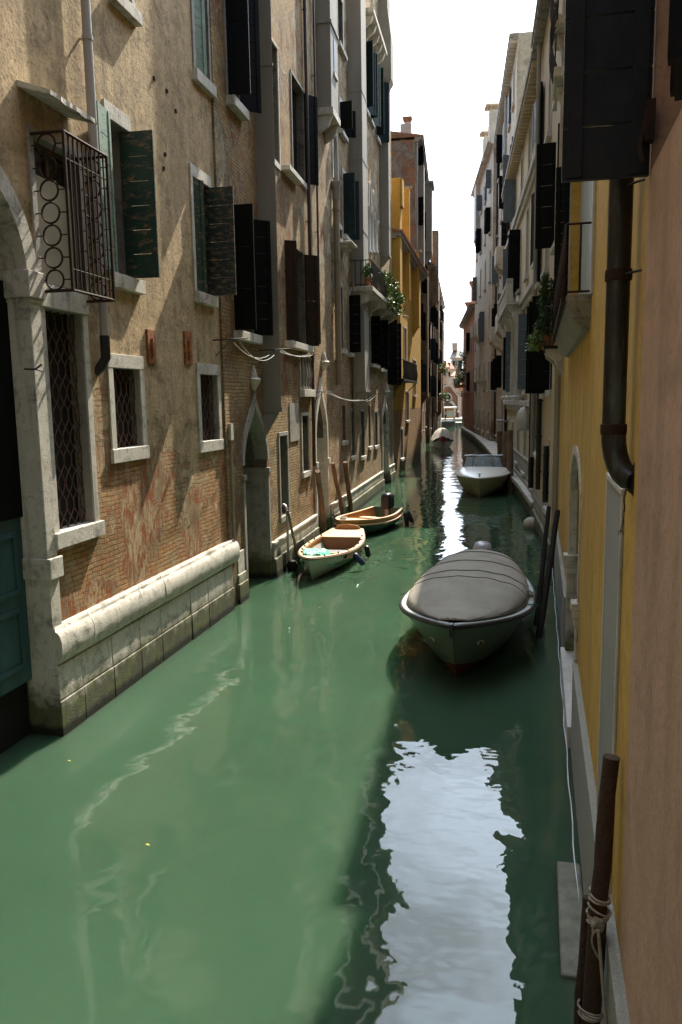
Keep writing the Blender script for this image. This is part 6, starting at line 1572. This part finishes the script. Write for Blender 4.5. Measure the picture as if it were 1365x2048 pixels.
pole((1078, 1275), (1116, 1022), 15.6, .058, M['dark_wood'], 'black slanting pole by the covered boat, the nearer and thicker of two', GR, 6, .006)
pole((1042, 1006), (1061, 932), 33.5, .09, M['dark_wood'], 'dark leaning pole right of the cream launch', GR, 7)
for k, (a, b_, Y) in enumerate((((1022, 985), (1020, 862), 37), ((1010, 978), (1011, 865), 38.5), ((1002, 962), (1000, 862), 41))):
    pole(a, b_, Y, .16, M['post_wood'], ['nearest thick brown post right of the launch windscreen', 'middle thick brown post behind the launch', 'farthest thick brown post behind the launch'][k], GR, 8 + k)
x, y = gnd(1060, 1056); by = tag(MB().lathe([(0, -.2), (.16, -.14), (.24, 0), (.25, .06), (.22, .18), (.12, .27), (.03, .30), (0, .30)], (0, 0, 0), 20).build('buoy', simple('grubby_cream_buoy', (.46, .42, .33), .6, var=.2, scale=5)), 'round grubby cream buoy floating against the right wall', 'buoy'); by.location = (x + .03, y, .06)
# the roped pole in the right foreground
Pb = Vector(at(1180, 2048, 4.30)); Pt = Vector(at(1223, 1514, 4.38)); d_ = (Pt - Pb)
post_, a, b_ = post(tuple(Pb - d_ * .9), tuple(Pt), .066, .046, M['pole_dark'], 'rough dark brown pole wrapped in grey rope in the right foreground', GR, 'mooring_pole', .008, 14, 21)
Qb = Vector(at(1160, 2010, 4.36)); Qt = Vector(at(1172, 1838, 4.40)); dq = (Qt - Qb)
post(tuple(Qb - dq * 2.5), tuple(Qt + dq * .25), .04, .026, M['pole_dark'], 'thin stick lashed to the foot of the roped pole', GR, 'mooring_pole', .006, 10, 22)
rp_ = tag(empty('mooring_rope', Pb), 'grey mooring rope knotted round the rough pole in the right foreground', 'rope'); ax = d_.normalized(); u_ = ax.cross(Vector((0, 1, 0))).normalized(); v_ = ax.cross(u_)
def wrap(m, t, turns, r, rad, pitch=.016, tilt=.0):
    P_ = []
    for k in range(int(turns * 16) + 1):
        an = 2 * math.pi * k / 16; P_.append(d_ * t + ax * (pitch * k / 16 + tilt * math.cos(an)) + (u_ * math.cos(an) + v_ * math.sin(an)) * (r + .006 * math.sin(k * .7)))
    m.tube(P_, rad, 6); return P_
m = MB(); wrap(m, .475, 2, .060, .0068, .018, .011); wrap(m, .405, 3, .062, .0068, .014, -.018); wrap(m, .44, 1, .064, .0068, .018, .03); wrap(m, .04, 4, .070, .0062, .013, .006)
m.build('coil', M['rope'], rp_)
m = MB(); rr = random.Random(6); kc = d_ * .43 - u_ * 0 + (-(v_) * .08 if v_.y > 0 else v_ * .08)
front = Vector((-.25, -1, 0)).normalized() * .066
kc = d_ * .415 + front
for k in range(5): m.tube([kc + Vector((.028 * math.cos(a_ + k) + rr.uniform(-.004, .004), -.012 * math.sin(2 * a_ + k), .026 * math.sin(a_ * (1 + k % 2)) - .008 * k)) for a_ in np.linspace(0, 6.28, 18)], .0075, 6)
m.build('knot', M['rope'], rp_)
q0_ = kc + Vector((0, -.02, -.03)); q1_ = Vector(at(1215, 2075, 4.16)) - Pb
m = MB(); m.tube([q0_ + (q1_ - q0_) * t - Vector((0, 0, .0)) for t in np.linspace(0, 1, 8)], .010, 7)
q2_ = Vector(at(1204, 1925, 4.24)) - Pb; c_ = Vector(at(1168, 1875, 4.26)) - Pb
m.tube([(1 - t) ** 2 * q0_ + 2 * t * (1 - t) * c_ * 1.0 + t * t * q2_ for t in np.linspace(0, 1, 14)], .006, 6); m.build('tail', M['rope'], rp_)
# washing lines with iron arms
def line(fac, A, arms, label, mat, sag, group=None, k=2):
    o = tag(empty('washing_line', fac.w(A[0][0], -A[0][1], A[0][2])), label, 'washing line', group); base = Vector(o.location); m = MB(); W_ = lambda s, y, z: Vector(fac.w(s, -y, z)) - base
    for s, z, L in arms: m.tube([W_(s, -.05, z), W_(s, L, z + .02)], .012, 5); m.tube([W_(s, 0, z - .3), W_(s, L * .5, z)], .008, 5)
    m.build('arm', M['black_iron'], o); m = MB()
    for i in range(k):
        for P0, P1 in zip(A[:-1], A[1:]): m.tube([W_(P0[0] + (P1[0] - P0[0]) * t, P0[1] + (P1[1] - P0[1]) * t - .12 * i, P0[2] + (P1[2] - P0[2]) * t - sag * (1 - .25 * i) * 4 * t * (1 - t)) for t in np.linspace(0, 1, 12)], .0055, 5)
    m.build('cord', mat, o)
def ap(fac, px, py, off): s, z = fac.at(px, py, off); return (s, off, z)
a1 = ap(L2, 480, 684, .5); a2 = ap(L2, 549, 710, .5); a3 = ap(L2, 560, 698, .5); a4 = ap(L2, 625, 710, .5)
line(L2, [a1, a2], [(a1[0] + .02, a1[2] + .05, .65)], 'white cord sagging from an iron arm above the pointed water gate', M['white_rope'], .22)
line(L2, [a3, a4], [(a3[0], a3[2] - .02, .75), (a4[0], a4[2], .6)], 'white washing line strung between iron arms under the brown shuttered window', M['white_rope'], .10)
a5 = ap(L3, 660, 784, .5); a6 = ap(L3, 725, 800, .5); a7 = ap(L3, 752, 790, .5)
line(L3, [a5, a6, a7], [(a5[0], a5[2], .6), (a7[0], a7[2], .6)], 'twisted pale line looped low along the house with the planted balcony', M['white_rope'], .12)
